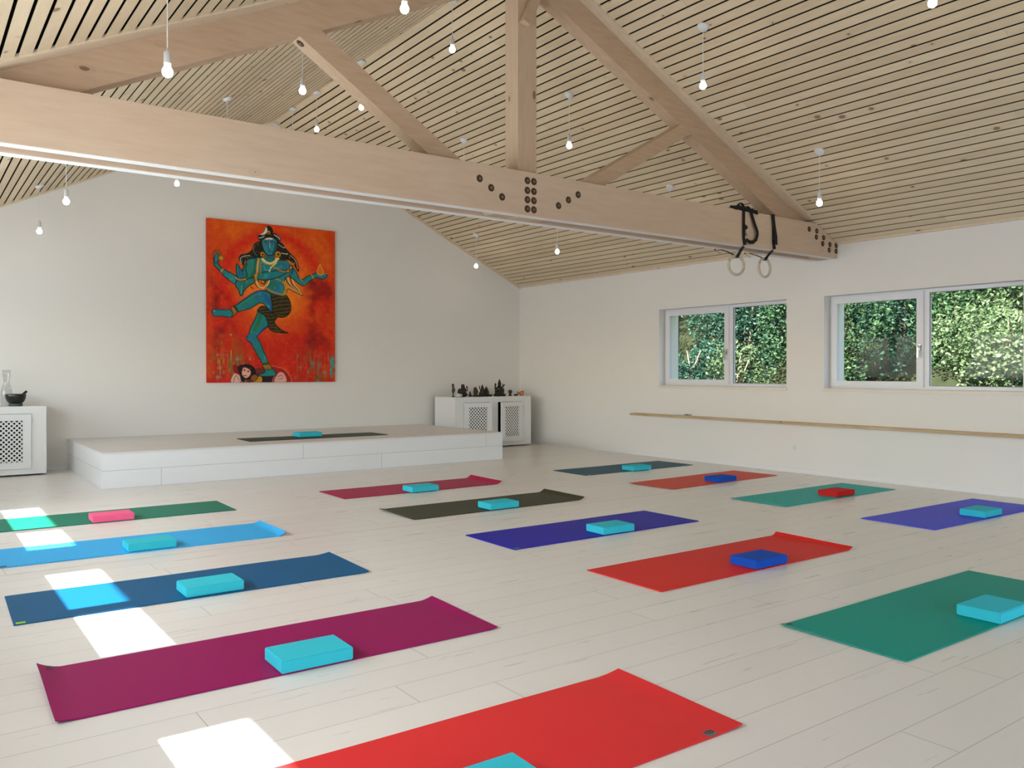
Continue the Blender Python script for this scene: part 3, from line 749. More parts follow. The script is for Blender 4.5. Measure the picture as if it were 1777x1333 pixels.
    img2 = np.clip(img*1.13, 0, 1); lin = np.where(img2 <= .04045, img2/12.92, ((img2+.055)/1.055)**2.4)
    return NX, NY, lin
def make_painting():
    W_, H_, D_ = 1.857, 2.228, .035
    x0, z1 = 3.300, 3.281; r = thing('painting', 'large orange red canvas of a dancing blue four armed figure above the stage', 'painting', (x0+W_/2, YB-.004, z1-H_))
    bm = boxes((-W_/2, W_/2, -D_, 0, 0, H_))
    obj('canvas', bm, plain('canvas_edge', srgb(190, 52, 14), .7), r)
    NX, NY, lin = paint_canvas()
    n = (NX+1)*(NY+1); gx, gy = np.meshgrid(np.arange(NX+1)/NX, np.arange(NY+1)/NY)
    co_ = np.stack([(gx-.5)*W_, np.full_like(gx, -D_-.0012), (1-gy)*H_], -1).reshape(-1, 3)
    i = np.arange(NX*NY); a = (i//NX)*(NX+1)+i % NX; faces = np.stack([a, a+NX+1, a+NX+2, a+1], 1)
    me = bpy.data.meshes.new('painted_surface'); me.vertices.add(n); me.vertices.foreach_set('co', co_.ravel())
    me.loops.add(faces.size); me.loops.foreach_set('vertex_index', faces.ravel()); me.polygons.add(len(faces))
    me.polygons.foreach_set('loop_start', np.arange(len(faces))*4); me.polygons.foreach_set('loop_total', np.full(len(faces), 4)); me.update(calc_edges=True)
    at = me.attributes.new('paint', 'FLOAT_COLOR', 'POINT'); at.data.foreach_set('color', np.concatenate([lin.reshape(-1, 3), np.ones((n, 1))], 1).astype(np.float32).ravel())
    m = N('acrylic_paint'); q = m.n('ShaderNodeAttribute', attribute_name='paint')
    me.materials.append(m.bsdf(q.outputs['Color'], .55, .3, bump=m.noise(m.pos(True), 60, 3), bstr=.12, bdist=.002))
    o = bpy.data.objects.new('painted_surface', me); COL.objects.link(o); o.parent = r
make_painting()


# ------------------------------------------------------------------ yoga mats and blocks
def ss(t): t = max(0, min(1, t)); return t*t*(3-2*t)
def mat_mesh(L, W, curls, seed):
    """curls: list of (end +1/-1, height, run, bias) bias<0 lifts near (low-y) side more, >0 far side more"""
    rnd = random.Random(seed); bm = bmesh.new(); th = .005
    us = [-L/2+L*i/40 for i in range(41)]
    for e, h, r, b in curls: us += [e*(L/2-r*k/8) for k in range(9)]
    us = sorted(set(round(u, 4) for u in us)); vs = [-W/2+W*j/14 for j in range(15)]
    ph = rnd.uniform(0, 6)
    def Z(u, v):
        z = 0
        for e, h, r, b in curls:
            t = (e*u-(L/2-r))/r
            if t > 0:
                k = 1-abs(b)+abs(b)*ss((v*(1 if b > 0 else -1)+W/2)/W)
                z += h*k*t**1.7
        z += .0010*(1+math.sin(u*5+ph)*math.sin(v*7+ph))
        return z
    top = [[bm.verts.new((u + (-.25*Z(u, v) if u > 0 else .25*Z(u, v)), v, Z(u, v)+th)) for v in vs] for u in us]
    bot = [[bm.verts.new((t.co.x, t.co.y, max(0.0004, t.co.z-th))) for t in row] for row in top]
    n, m = len(us), len(vs)
    for i in range(n-1):
        for j in range(m-1):
            bm.faces.new([top[i][j], top[i+1][j], top[i+1][j+1], top[i][j+1]]); bm.faces.new([bot[i][j], bot[i][j+1], bot[i+1][j+1], bot[i+1][j]])
    for i in range(n-1):
        bm.faces.new([top[i][0], bot[i][0], bot[i+1][0], top[i+1][0]]); bm.faces.new([top[i][m-1], top[i+1][m-1], bot[i+1][m-1], bot[i][m-1]])
    for j in range(m-1):
        bm.faces.new([top[0][j], top[0][j+1], bot[0][j+1], bot[0][j]]); bm.faces.new([top[n-1][j], bot[n-1][j], bot[n-1][j+1], top[n-1][j+1]])
    return bm, Z
MATC = {}
def yoga_mat(label, cx, cy, th, col, curls=(), z=0, tags=(), L=1.83, W=.61, rough=.5, seed=1):
    key = tuple(col)
    if key not in MATC: MATC[key] = foam('mat_foam_%d' % len(MATC), tuple(min(.9, v*1.18) for v in srgb(*col)[:3])+(1,), rough, .16)
    bm, Z = mat_mesh(L, W, curls, seed)
    r = thing('yoga_mat', label, 'yoga mat', (cx, cy, z), th, 'yoga mats laid out on the white floor' if z == 0 else None)
    sh = obj('mat_sheet', bm, MATC[key], r, smooth=False)
    for (u, v, w, h, colr, logo) in tags:
        zz = Z(u, v)+.0052
        bmt = bmesh.new(); box(bmt, u-w/2, u+w/2, v-h/2, v+h/2, zz, zz+.0012)
        tg = obj('label_tag', bmt, plain('tag_%d' % len(bpy.data.materials), srgb(*colr), .6), r)
        if logo:
            g = bmesh.new()
            for s in (-1, 1): tube(g, [(u+s*.008+.009*math.cos(a*PI/8), v+.004+.008*math.sin(a*PI/8), zz+.0018) for a in range(16)], .0016, 6, closed=True)
            obj('logo', g, M['darkplastic'], tg)
    return r
G1 = 'yoga mats'
yoga_mat('magenta yoga mat at the lower left with its left end curling up', 1.326, 3.488, -.013, (142, 10, 84), [(-1, .030, .10, .6), (1, .016, .08, .7)], tags=[(-.875, .268, .035, .022, (110, 80, 100), 1)], L=1.83, seed=1)
yoga_mat('dark petrol blue yoga mat with a lime green tag on its near left corner', 1.334, 4.839, -.022, (4, 84, 128), [(1, .012, .10, .5)], tags=[(-.885, -.285, .040, .030, (160, 210, 30), 0)], seed=2)
yoga_mat('sky blue yoga mat at the left with its right end curled up', 1.354, 6.218, -.027, (48, 166, 228), [(1, .026, .07, -.3)], tags=[(-.875, -.285, .06, .03, (60, 70, 80), 0)], seed=3)
yoga_mat('dark green yoga mat at far left under the pink block', 1.413, 7.553, -.021, (14, 116, 94), [], seed=4)
yoga_mat('magenta yoga mat in front of the stage with its right end curled up', 4.258, 7.549, 0, (160, 22, 70), [(1, .034, .08, .2)], L=1.823, W=.603, seed=5)
yoga_mat('black olive yoga mat with a curled right end in the middle column', 4.242, 6.200, -.003, (58, 58, 42), [(1, .030, .08, .2), (-1, .010, .06, .7)], tags=[(.88, -.28, .03, .03, (100, 80, 50), 0)], seed=6)
yoga_mat('dark indigo yoga mat in the middle column with a tiny lime tag', 4.230, 4.805, -.004, (28, 24, 160), [], tags=[(-.885, -.290, .035, .022, (90, 150, 50), 0)], seed=7)
yoga_mat('bright red yoga mat with curled right end under a blue block', 4.247, 3.474, -.002, (205, 38, 34), [(1, .024, .06, .3)], L=1.843, seed=8)
yoga_mat('coral red yoga mat nearest the camera with a grey logo tag', 1.379, 2.131, -.019, (212, 48, 50), [(1, .014, .12, .6)], tags=[(.775, -.288, .042, .036, (110, 115, 118), 1)], L=1.83, W=.616, seed=9)
yoga_mat('teal green yoga mat at the right edge nearest the camera', 4.258, 2.111, -.001, (0, 142, 128), [(-1, .005, .06, .6)], tags=[(-.885, .285, .040, .018, (110, 60, 75), 0)], L=1.838, seed=10)
yoga_mat('dark blue green yoga mat farthest right beside the stage', 7.266, 7.547, .006, (14, 74, 98), [], tags=[(-.86, -.29, .035, .018, (190, 200, 210), 0)], W=.601, seed=11)
yoga_mat('orange red yoga mat at the right under a blue block', 7.215, 6.207, .041, (202, 66, 40), [(-1, .008, .06, .5)], seed=12)
yoga_mat('turquoise yoga mat at the right under a red block', 7.228, 4.822, .002, (8, 164, 158), [(-1, .006, .06, .4)], W=.603, seed=13)
yoga_mat('violet blue yoga mat below the large right window', 7.221, 3.476, -.019, (64, 72, 212), [], seed=14)
yoga_mat('black green yoga mat lying on the stage below the painting', 4.225, 10.045, .0, (28, 56, 40), [], z=SZ, L=1.83, W=.50, seed=15)

BC = {'teal': foam('teal_block_foam', srgb(58, 200, 218)), 'pink': foam('pink_block_foam', srgb(250, 105, 150)),
      'blue': foam('blue_block_foam', srgb(22, 82, 190)), 'red': foam('red_block_foam', srgb(205, 36, 34))}
bm = boxes((-.1525, .1525, -.1025, .1025, 0, .052))
proto = obj('yoga_block', bm, BC['teal'], bev=.004)
first = True
blk_meshes = {'teal': proto.data}
for k in ('pink', 'blue', 'red'):
    me = proto.data.copy(); me.materials[0] = BC[k]; blk_meshes[k] = me
BL = [('teal', 1.352, 3.277, -.02, 0, 'turquoise foam block on the magenta mat at the lower left'),
      ('teal', 1.350, 4.650, .0, 0, 'turquoise foam block on the dark petrol blue mat'),
      ('teal', 1.345, 6.030, .0, 0, 'turquoise foam block on the sky blue mat'),
      ('pink', 1.350, 7.345, -.01, 0, 'pink foam block on the dark green mat at far left'),
      ('teal', 4.200, 7.305, .0, 0, 'turquoise foam block on the magenta mat before the stage'),
      ('teal', 4.235, 5.995, .0, 0, 'turquoise foam block on the black olive mat'),
      ('teal', 4.280, 4.602, -.03, 0, 'turquoise foam block on the dark indigo mat'),
      ('blue', 4.300, 3.272, .0, 0, 'blue foam block on the bright red mat'),
      ('teal', 1.320, 1.915, -.02, 0, 'turquoise foam block cut by the lower frame on the coral red mat'),
      ('teal', 4.330, 1.905, .0, 0, 'turquoise foam block on the teal green mat at the right edge'),
      ('teal', 7.225, 7.300, .0, 0, 'turquoise foam block on the dark blue green mat beside the stage'),
      ('blue', 7.225, 6.005, .04, 0, 'blue foam block on the orange red mat'),
      ('red', 7.300, 4.650, .0, 0, 'red foam block on the turquoise mat'),
      ('teal', 7.265, 3.292, .0, 0, 'turquoise foam block on the violet blue mat'),
      ('teal', 4.165, 10.135, .02, SZ, 'turquoise foam block on the black green mat on stage')]
for i, (k, x, y, r, z, lab) in enumerate(BL):
    o = proto if i == 0 else proto.copy()
    if i: COL.objects.link(o)
    o.data = blk_meshes[k]; o.location = (x, y, z+.0075); o.rotation_euler = (0, 0, r)
    tag(o, lab, 'yoga block', 'foam yoga blocks on the mats')

# ------------------------------------------------------------------ pendant lamps
LAMPS = [
 (4.225, 10.776, 4.757, 4.26, 'bulb pendant on the ridge nearest the back wall'),
 (4.225, 9.969, 4.757, 4.269, 'bulb pendant on the ridge, second from the back wall'),
 (4.222, 8.690, 4.757, 4.22, 'bulb pendant seen behind the slanting left brace, third from back wall'),
 (4.205, 6.712, 4.757, 4.26, 'bulb pendant hanging just left of the king post, top of picture'),
 (5.632, 8.715, 4.085, 3.57, 'bulb pendant partly behind the tie beam, left of the king post foot'),
 (5.608, 6.659, 4.100, 3.562, 'bulb pendant hanging right of the king post'),
 (5.505, 4.771, 4.148, 3.641, 'bulb pendant right of the right rafter near the top'),
 (5.494, 2.806, 4.150, 3.641, 'bulb pendant cut off by the top edge at upper right'),
 (7.171, 4.756, 3.346, 2.839, 'bulb pendant before the right roof slope above the window gap'),
 (7.167, 6.698, 3.348, 2.84, 'bulb pendant hidden behind the tie beam beside the gymnastic rings'),
 (7.171, 8.767, 3.346, 2.833, 'bulb pendant hanging below the tie beam right of its middle'),
 (7.190, 10.781, 3.336, 2.845, 'faint bulb pendant before the back wall right of the painting'),
 (1.242, 10.791, 3.320, 2.796, 'bulb pendant before the back wall nearest the left edge'),
 (1.234, 8.794, 3.316, 2.804, 'bulb pendant under the tie beam between left edge and painting'),
 (2.720, 10.720, 4.030, 3.52, 'bulb pendant close under the tie beam left above the painting'),
 (2.678, 8.608, 4.010, 3.54, 'bulb pendant hidden by the tie beam below the left roof slope'),
 (2.706, 6.680, 4.022, 3.56, 'bulb pendant in the triangle left of the slanting left brace'),
 (2.630, 4.780, 3.985, 3.56, 'bulb pendant at the top edge in front of the left rafter'),
 (1.160, 4.760, 3.278, 2.833, 'large near bulb pendant before the left rafter at upper left')]
def lamp_proto():
    r = thing('pendant_lamp', '', 'pendant lamp')
    bm = bmesh.new(); lathe(bm, [(0, -.030), (.030, -.030), (.044, -.024), (.050, -.006), (.050, .0), (0, .0)], 28)
    obj('ceiling_rose', bm, M['plastic'], r, smooth=True)
    bm = bmesh.new(); tube(bm, [(0, 0, -.02), (0, 0, -1)], .0032, 8)
    obj('cord', bm, M['cord'], r)
    bm = bmesh.new(); lathe(bm, [(0, .128), (.006, .128), (.007, .112), (.019, .106), (.0195, .050), (.0205, .048), (.0205, .044), (.0195, .042), (.019, .018), (0, .018)], 20)
    obj('socket', bm, M['plastic'], r, smooth=True)
    bm = bmesh.new(); lathe(bm, [(0, -.031), (.013, -.028), (.023, -.020), (.0285, -.006), (.0285, .004), (.025, .015), (.019, .024), (.016, .030), (0, .030)], 20)
    obj('bulb', bm, M['bulb'], r, smooth=True)
    return r
lp = lamp_proto()
for i, (x, y, z1, zb, lab) in enumerate(LAMPS):
    o = lp if i == 0 else copy_tree(lp)
    z1 = zc(x)
    o.location = (x, y, z1); o['label'] = lab; o['group'] = 'white pendant bulbs hanging from the slatted ceiling'
    if i == 0: sub = list(lp.children)
    drop = z1-zb
    for c_ in o.children:
        nm = c_.name.split('.')[0]
        if nm == 'cord': c_.scale = (1, 1, (drop-.125)/1.0); c_.location = (0, 0, 0)
        elif nm in ('socket', 'bulb'): c_.location = (0, 0, -drop)
        elif nm == 'ceiling_rose':
            a = ANG if x > XA+.1 else (-ANG if x < XA-.1 else 0)
            c_.rotation_euler = (0, a, 0); c_.location = (0, 0, .002 if a else -.008)

# ------------------------------------------------------------------ gymnastic rings on straps over the tie beam
def gym_ring(label, x, zc_, rot, xs, extra):
    r = thing('gymnastic_ring', label, 'gymnastic ring', (x, 5.64, zc_), 0, 'gymnastic rings hanging from the tie beam')
    bm = bmesh.new(); R, q = .100, .0145
    ca, sa = math.cos(rot), math.sin(rot)
    tube(bm, [(R*math.cos(a*2*PI/48)*ca, R*math.cos(a*2*PI/48)*sa, R*math.sin(a*2*PI/48)) for a in range(48)], q, 12, closed=True)
    obj('ring', bm, M['ring'], r, smooth=True)
    # strap: up the front face, over the top, down the back, through the ring
    zt = 2.853-zc_; zb = 2.492-zc_; yf = 5.470-5.64-.006; yb = 5.810-5.64+.006; dx = xs-x
    bm = bmesh.new()
    pts = [(0, -.012, R-.019), (0, -.030, R+.012), (dx*.4, -.10, zb-.020), (dx*.8, yf, zb+.010), (dx, yf-.002, zb+.08), (dx, yf-.002, zt-.01), (dx, yf+.012, zt+.008), (dx, 0, zt+.009), (dx, yb-.012, zt+.008), (dx, yb, zt-.01), (dx*.8, yb, zb+.01), (dx*.4, .10, zb-.020), (0, .030, R+.012), (0, .012, R-.019)]
    tube(bm, pts, 0, closed=True, flat=(.042, .003, (1, 0, 0)))
    obj('strap', bm, M['strap'], r)
    bm = bmesh.new(); zbk = zt-(.20 if extra else .26)
    box(bm, dx-.021, dx+.021, yf-.022, yf-.002, zbk, zbk+.05); box(bm, dx+.018, dx+.030, yf-.030, yf-.006, zbk+.012, zbk+.036)
    obj('strap_buckle', bm, M['strap'], r, bev=.002)
    def web(pts, rr_, flat): obj('spare_webbing', tube(bmesh.new(), pts, rr_, flat=flat), M['strap'], r)
    web([(dx-.045, yb-.03, zb+.02), (dx-.06, yb-.03, zb-.015), (dx-.035, .09, zb-.055)], 0, flat=(.024, .003, (1, .4, 0)))
    if extra:   # bundle of spare webbing on the beam, hanging loop with metal clip
        web([(dx-.17, yf+.03, zt+.012), (dx-.09, yf-.002, zt+.016), (dx, yf-.004, zt+.012), (dx+.10, yf-.006, zt+.010), (dx+.215, yf-.008, zt-.002)], 0, flat=(.042, .012, (0, .3, 1)))
        web([(dx-.06, yf+.01, zt+.016), (dx-.075, yf+.01, zt+.048), (dx-.045, yf+.01, zt+.070), (dx-.005, yf+.01, zt+.062), (dx+.01, yf+.01, zt+.03), (dx+.0, yf+.01, zt+.012)], 0, flat=(.030, .004, (0, 1, 0)))
        web([(dx+.01, yf+.02, zt+.016), (dx+.04, yf+.02, zt+.045), (dx+.085, yf+.02, zt+.050), (dx+.12, yf+.02, zt+.035), (dx+.125, yf+.02, zt+.012)], 0, flat=(.028, .004, (0, 1, 0)))
        web([(dx+.10, yf-.010, zt+.010), (dx+.125, yf-.014, zt-.06), (dx+.155, yf-.018, zt-.13), (dx+.195, yf-.020, zt-.20), (dx+.195, yf-.022, zt-.23), (dx+.175, yf-.022, zt-.285), (dx+.13, yf-.020, zt-.318), (dx+.08, yf-.018, zt-.322), (dx+.03, yf-.012, zt-.300)], 0, flat=(.040, .003, (1, 0, .25)))
    else:
        web([(dx-.022, yf-.010, zt+.008), (dx-.010, yf-.014, zt-.10), (dx+.012, yf-.020, zt-.22), (dx+.012, yf-.024, zt-.31)], 0, flat=(.044, .008, (1, 0, 0)))
    if extra:
        bm = bmesh.new(); box(bm, dx+.010, dx+.045, yf-.03, yf-.012, zt-.262, zt-.238); lathe(bm, [(.0, 0), (.010, 0), (.010, .04), (.006, .05), (0, .05)], 12, (dx+.028, yf-.022, zt-.24))
        obj('metal_clip', bm, M['steel'], r)
    return r
gym_ring('wooden gymnastic ring on black straps, left one with a loose strap bundle', 7.03, 2.316, -.20, 6.925, True)
gym_ring('wooden gymnastic ring on black straps, the right one nearer the wall', 7.50, 2.325, .02, 7.415, False)

# ------------------------------------------------------------------ small things
def fig(name, label, cat, x, y, z, parts, mat, group=None, smooth=True):
    bm = bmesh.new()
    for p in parts:
        if p[0] == 'e': ell(bm, p[1], p[2], p[3] if len(p) > 3 else 12)
        elif p[0] == 'l': lathe(bm, p[1], 16, p[2] if len(p) > 2 else (0, 0, 0))
        elif p[0] == 't': tube(bm, p[1], p[2], 8)
        elif p[0] == 'b': box(bm, *p[1])
    o = obj(name, bm, mat, loc=(x, y, z), smooth=smooth)
    return tag(o, label, cat, group)
TZ = .8055; FY = 11.0
GS = 'small figures standing on the right cabinet'
fig('standing_figurine', 'slim tall carved wooden figurine, leftmost on the right cabinet', 'figurine', 6.905, FY, TZ,
    [('l', [(0, 0), (.022, 0), (.022, .012), (.010, .02), (.010, .06), (.020, .075), (.024, .10), (.017, .13), (.021, .15), (.013, .165), (0, .17)]), ('e', (-.004, 0, .185), (.022, .018, .026)), ('t', [(.012, 0, .14), (.028, -.01, .115), (.020, -.01, .09)], .006)], M['brownfig'], GS)
fig('white_shell', 'round white shell lying beside the slim carved figurine', 'shell', 6.965, FY-.05, TZ, [('e', (0, 0, .029), (.040, .036, .029), 20), ('e', (.052, .01, .026), (.030, .03, .026), 16), ('e', (.022, -.004, .030), (.014, .036, .027), 12)], M['stone'], GS)
fig('seated_figurine', 'dark seated figurine with raised arm beside the white shell', 'figurine', 7.085, FY, TZ,
    [('e', (0, 0, .035), (.088, .05, .036)), ('e', (.01, 0, .09), (.055, .04, .065)), ('e', (-.055, .01, .075), (.032, .03, .06)), ('e', (.0, 0, .155), (.032, .03, .034)), ('e', (-.002, 0, .182), (.030, .028, .018)), ('t', [(.045, 0, .11), (.078, -.01, .10), (.070, -.01, .15)], .013), ('e', (.068, -.01, .158), (.012, .012, .014)), ('t', [(-.03, 0, .12), (-.088, 0, .075), (-.09, 0, .10)], .009)], M['bronze'], GS)
fig('small_figurine', 'tiny dark figurine right of the dark seated figurine', 'figurine', 7.225, FY, TZ,
    [('e', (0, 0, .018), (.034, .025, .018)), ('e', (-.004, 0, .042), (.019, .017, .028)), ('e', (-.004, 0, .074), (.011, .011, .012))], M['bronze'], GS)
fig('garlanded_figurine', 'brown seated figurine with halo, left of the peaked dark group', 'figurine', 7.325, FY, TZ,
    [('e', (0, 0, .022), (.050, .032, .018)), ('b', (-.045, .045, -.025, .025, 0, .012)), ('e', (0, 0, .068), (.030, .024, .042)), ('e', (0, 0, .118), (.018, .017, .020)), ('e', (-.033, 0, .075), (.012, .012, .034)), ('e', (.034, 0, .078), (.013, .012, .036)), ('e', (.002, .012, .118), (.034, .006, .034)), ('e', (0, 0, .142), (.010, .010, .012))], M['brownfig'], GS)
fig('peaked_figurine', 'dark sculpture group with two pointed peaks on a low base', 'figurine', 7.485, FY, TZ,
    [('b', (-.095, .125, -.04, .04, 0, .030)), ('e', (-.005, 0, .05), (.095, .04, .04)), ('l', [(.045, .04), (.042, .09), (.028, .12), (.020, .155), (.010, .175), (0, .200)], (-.03, 0, 0)), ('l', [(.050, .03), (.045, .08), (.026, .12), (.012, .145), (0, .165)], (.052, .01, 0)), ('e', (-.030, -.015, .128), (.018, .018, .02)), ('t', [(-.06, 0, .10), (-.085, 0, .13), (-.083, 0, .155)], .008), ('e', (-.083, 0, .160), (.010, .01, .012)), ('e', (.140, 0, .022), (.03, .02, .012))], M['bronze'], GS)
fig('crowned_figurine', 'largest dark figurine with tall crown and raised arms on the right cabinet', 'figurine', 7.79, FY, TZ,
    [('b', (-.085, .085, -.045, .045, 0, .04)), ('e', (0, 0, .055), (.090, .045, .045)), ('e', (0, 0, .115), (.055, .04, .065)), ('e', (0, 0, .185), (.028, .026, .030)), ('l', [(.034, .195), (.026, .205), (.024, .225), (.015, .245), (.010, .262), (0, .280)]), ('t', [(-.04, 0, .14), (-.085, 0, .125), (-.082, 0, .18)], .014), ('e', (-.080, 0, .190), (.016, .014, .024)), ('t', [(.04, 0, .15), (.070, 0, .14), (.082, 0, .175), (.105, 0, .185)], .010), ('t', [(.066, 0, .16), (.060, 0, .205)], .007), ('e', (-.065, 0, .09), (.028, .026, .04)), ('e', (.065, 0, .09), (.028, .026, .04))], M['bronze'], GS)
fig('mushroom_figurine', 'small brown mushroom shaped figurine right of the crowned figurine', 'figurine', 8.005, FY, TZ,
    [('l', [(0, 0), (.026, 0), (.028, .012), (.020, .024), (.020, .045), (.030, .05), (.036, .062), (.034, .080), (.020, .098), (0, .104)]), ('e', (-.012, -.012, .03), (.014, .014, .016))], M['brownfig'], GS)
fig('flat_incense_holder', 'thin flat black incense holder beside the orange ornament', 'incense holder', 8.12, FY, TZ, [('b', (-.034, .034, -.012, .012, 0, .004)), ('b', (-.034, .034, -.010, .010, .004, .020)), ('t', [(-.034, 0, .02), (.034, 0, .022)], .008)], M['darkplastic'], GS, smooth=False)
orn = thing('fish_ornament', 'small orange and yellow fish ornament at the right end of the cabinet', 'ornament', (8.222, FY, TZ), 0, GS)
bm = bmesh.new(); ell(bm, (.010, 0, .040), (.048, .028, .038), 16); box(bm, .03, .055, -.008, .008, .055, .085); obj('body', bm, M['orange'], orn, smooth=True)
bm = bmesh.new(); ell(bm, (.000, -.022, .042), (.020, .012, .018), 12); obj('eye', bm, M['yellow'], orn, smooth=True)
bm = bmesh.new(); prism(bm, [(-.030, .045), (-.080, .075), (-.060, .048), (-.078, .020), (-.035, .032)], -.008, .008); obj('tail', bm, M['green'], orn)

bw = thing('singing_bowl', 'black singing bowl with mallet on a ring cushion on the left cabinet', 'singing bowl', (1.040, 11.18, .8035))
bm = bmesh.new(); lathe(bm, [(0, .028), (.060, .028), (.088, .055), (.104, .095), (.109, .135), (.106, .140), (.101, .135), (.094, .095), (.075, .060), (.05, .040), (0, .036)], 40); obj('bowl', bm, M['bowl'], bw, smooth=True)
bm = bmesh.new()
tube(bm, [(.058*math.cos(a*PI/16), .058*math.sin(a*PI/16), .016) for a in range(32)], .0165, 10, closed=True); obj('ring_cushion', bm, M['cushion'], bw, smooth=True)
bm = bmesh.new(); tube(bm, [(-.02, .01, .052), (.05, .0, .115), (.088, -.004, .150), (.113, -.006, .173)], [.010, .011, .014, .014], 12); obj('mallet', bm, M['bowl'], bw, smooth=True)
bm = bmesh.new(); lathe(bm, [(0, 0), (.055, 0), (.064, .03), (.062, .15), (.050, .21), (.036, .25), (.030, .28), (.038, .30), (.034, .32), (.042, .345), (.040, .38), (.046, .42), (.043, .42), (.037, .38), (.038, .345), (.030, .32), (.034, .30), (.026, .28), (.045, .21), (.057, .15), (.058, .03), (0, .006)], 28)
tag(obj('glass_vase', bm, M['vase'], loc=(.965, 11.36, .8035), smooth=True), 'clear glass vase with ridged neck standing behind the black bowl', 'vase')

tag(obj('booklet', boxes((-.04, .04, -.11, .11, 0, .006)), M['paper'], loc=(XR-.062, 7.78, .6055), rot=(0, 0, .05)), 'thin grey booklet lying near the far end of the wall ledge', 'booklet')
bm = bmesh.new()
for s in (-1, 1): tube(bm, [(.015*math.cos(a*PI/8), s*.034+.026*math.sin(a*PI/8), .012) for a in range(16)], .003, 6, closed=True)
tube(bm, [(0, -.008, .016), (0, .008, .016)], .003, 6); tube(bm, [(.012, -.06, .010), (.018, .05, .008)], .004, 6); tube(bm, [(.018, .06, .010), (.024, -.05, .008)], .004, 6)
tag(obj('folded_glasses', bm, M['darkplastic'], loc=(XR-.065, 7.66, .6115)), 'dark folded glasses lying on the grey booklet', 'glasses')

ou = thing('wall_socket', 'white round power socket low on the right wall under the window', 'socket', (XR-.028, 6.03, .292))
obj('cover_plate', boxes((-.008, 0, -.040, .040, -.040, .040)), M['plastic'], ou, bev=.003)
bm = bmesh.new(); lathe(bm, [(0, .004), (.018, .004), (.020, .010), (.022, .010), (.022, 0), (0, 0)], 24); bmesh.ops.rotate(bm, verts=bm.verts[:], matrix=Matrix.Rotation(-PI/2, 3, 'Y'))
obj('socket_insert', bm, M['lacquer'], ou, loc=(-.0075, 0, 0))

# ------------------------------------------------------------------ outside: wooded bank to the right of the building
gm = N('forest_ground'); v = gm.pos(); n1 = gm.noise(v, 2.2, 5, .65)
c1 = gm.mix(gm.ramp(n1, [(.3, 0.0), (.7, 1.0)]), (.010, .014, .006, 1), (.028, .034, .016, 1))
GROUND = gm.bsdf(c1, .9, .1, bump=n1, bstr=.6, bdist=.1)
bm = bmesh.new(); nx, ny = 36, 60; rr = random.Random(3)
def gz(x, y):
    t = max(0, x-10.6)
    return -.25 + t*.75 + .25*math.sin(x*1.3+y*.8) * min(1, t) + (max(0, x-14.5))*1.6
gv = [[bm.verts.new((9.0+13*i/nx, -2+26*j/ny, gz(9.0+13*i/nx, -2+26*j/ny)+rr.uniform(-.06, .06))) for j in range(ny+1)] for i in range(nx+1)]
for i in range(nx):
    for j in range(ny): bm.faces.new([gv[i][j], gv[i+1][j], gv[i+1][j+1], gv[i][j+1]])
o = obj('ground', bm, GROUND, smooth=True); o['kind'] = 'structure'
struct('ground', boxes((-30, XL-.31, -25, 35, -.5, -.3)), GROUND)

def leafmat(name, a, b):
    m = N(name); at = m.n('ShaderNodeAttribute', attribute_name='tone')
    c = m.mix(at.outputs['Fac'], a, b)
    d = m.n('ShaderNodeBsdfDiffuse'); m.l(c, d.inputs[0])
    t = m.n('ShaderNodeBsdfTranslucent'); m.l(c, t.inputs[0])
    g = m.n('ShaderNodeBsdfGlossy'); g.inputs['Roughness'].default_value = .45; g.inputs[0].default_value = (.8, .85, .8, 1)
    mx = m.n('ShaderNodeMixShader'); mx.inputs[0].default_value = .35; m.l(d.outputs[0], mx.inputs[1]); m.l(t.outputs[0], mx.inputs[2])
    m2 = m.n('ShaderNodeMixShader'); m2.inputs[0].default_value = .015; m.l(mx.outputs[0], m2.inputs[1]); m.l(g.outputs[0], m2.inputs[2])
    m.l(m2.outputs[0], m.out.inputs[0]); return m.m
LM = [leafmat('leaves_mid', (.030, .075, .034, 1), (.070, .125, .050, 1)), leafmat('leaves_blue_green', (.024, .070, .048, 1), (.050, .115, .080, 1)), leafmat('leaves_light', (.065, .115, .045, 1), (.16, .205, .11, 1))]
BARK = plain('pale_bark', (.20, .15, .11, 1), .85, .2, nscale=25, amt=.3)
def crown(clusters, count, size, seed):
    count = int(count*1.7); size = size*.74
    R = np.random.RandomState(seed); n = count
    cl = np.array(clusters, float); w = cl[:, 3]*cl[:, 4]*cl[:, 5]; w = w/w.sum()
    idx = R.choice(len(cl), n, p=w); d = R.normal(size=(n, 3)); d /= np.linalg.norm(d, axis=1)[:, None]
    rad = R.uniform(.25, 1, n)**.45
    P = cl[idx, :3]+d*cl[idx, 3:6]*rad[:, None]
    s = size*R.uniform(.55, 1.3, n)
    u = R.normal(size=(n, 3)); u[:, 2] *= .6; u /= np.linalg.norm(u, axis=1)[:, None]
    v = np.cross(u, R.normal(size=(n, 3))); v /= np.linalg.norm(v, axis=1)[:, None]; nn = np.cross(u, v)
    a = P-u*s[:, None]*.5; b = P+v*s[:, None]*.3+nn*s[:, None]*.08; c2 = P+u*s[:, None]*.55; dd = P-v*s[:, None]*.3+nn*s[:, None]*.08
    V = np.stack([a, b, c2, dd], 1).reshape(-1, 3)
    me = bpy.data.meshes.new('crown'); me.from_pydata(V.tolist(), [], [(4*i, 4*i+1, 4*i+2, 4*i+3) for i in range(n)])
    at = me.attributes.new('tone', 'FLOAT', 'FACE'); at.data.foreach_set('value', (R.uniform(0, 1, n)**1.5).astype(np.float32))
    return me
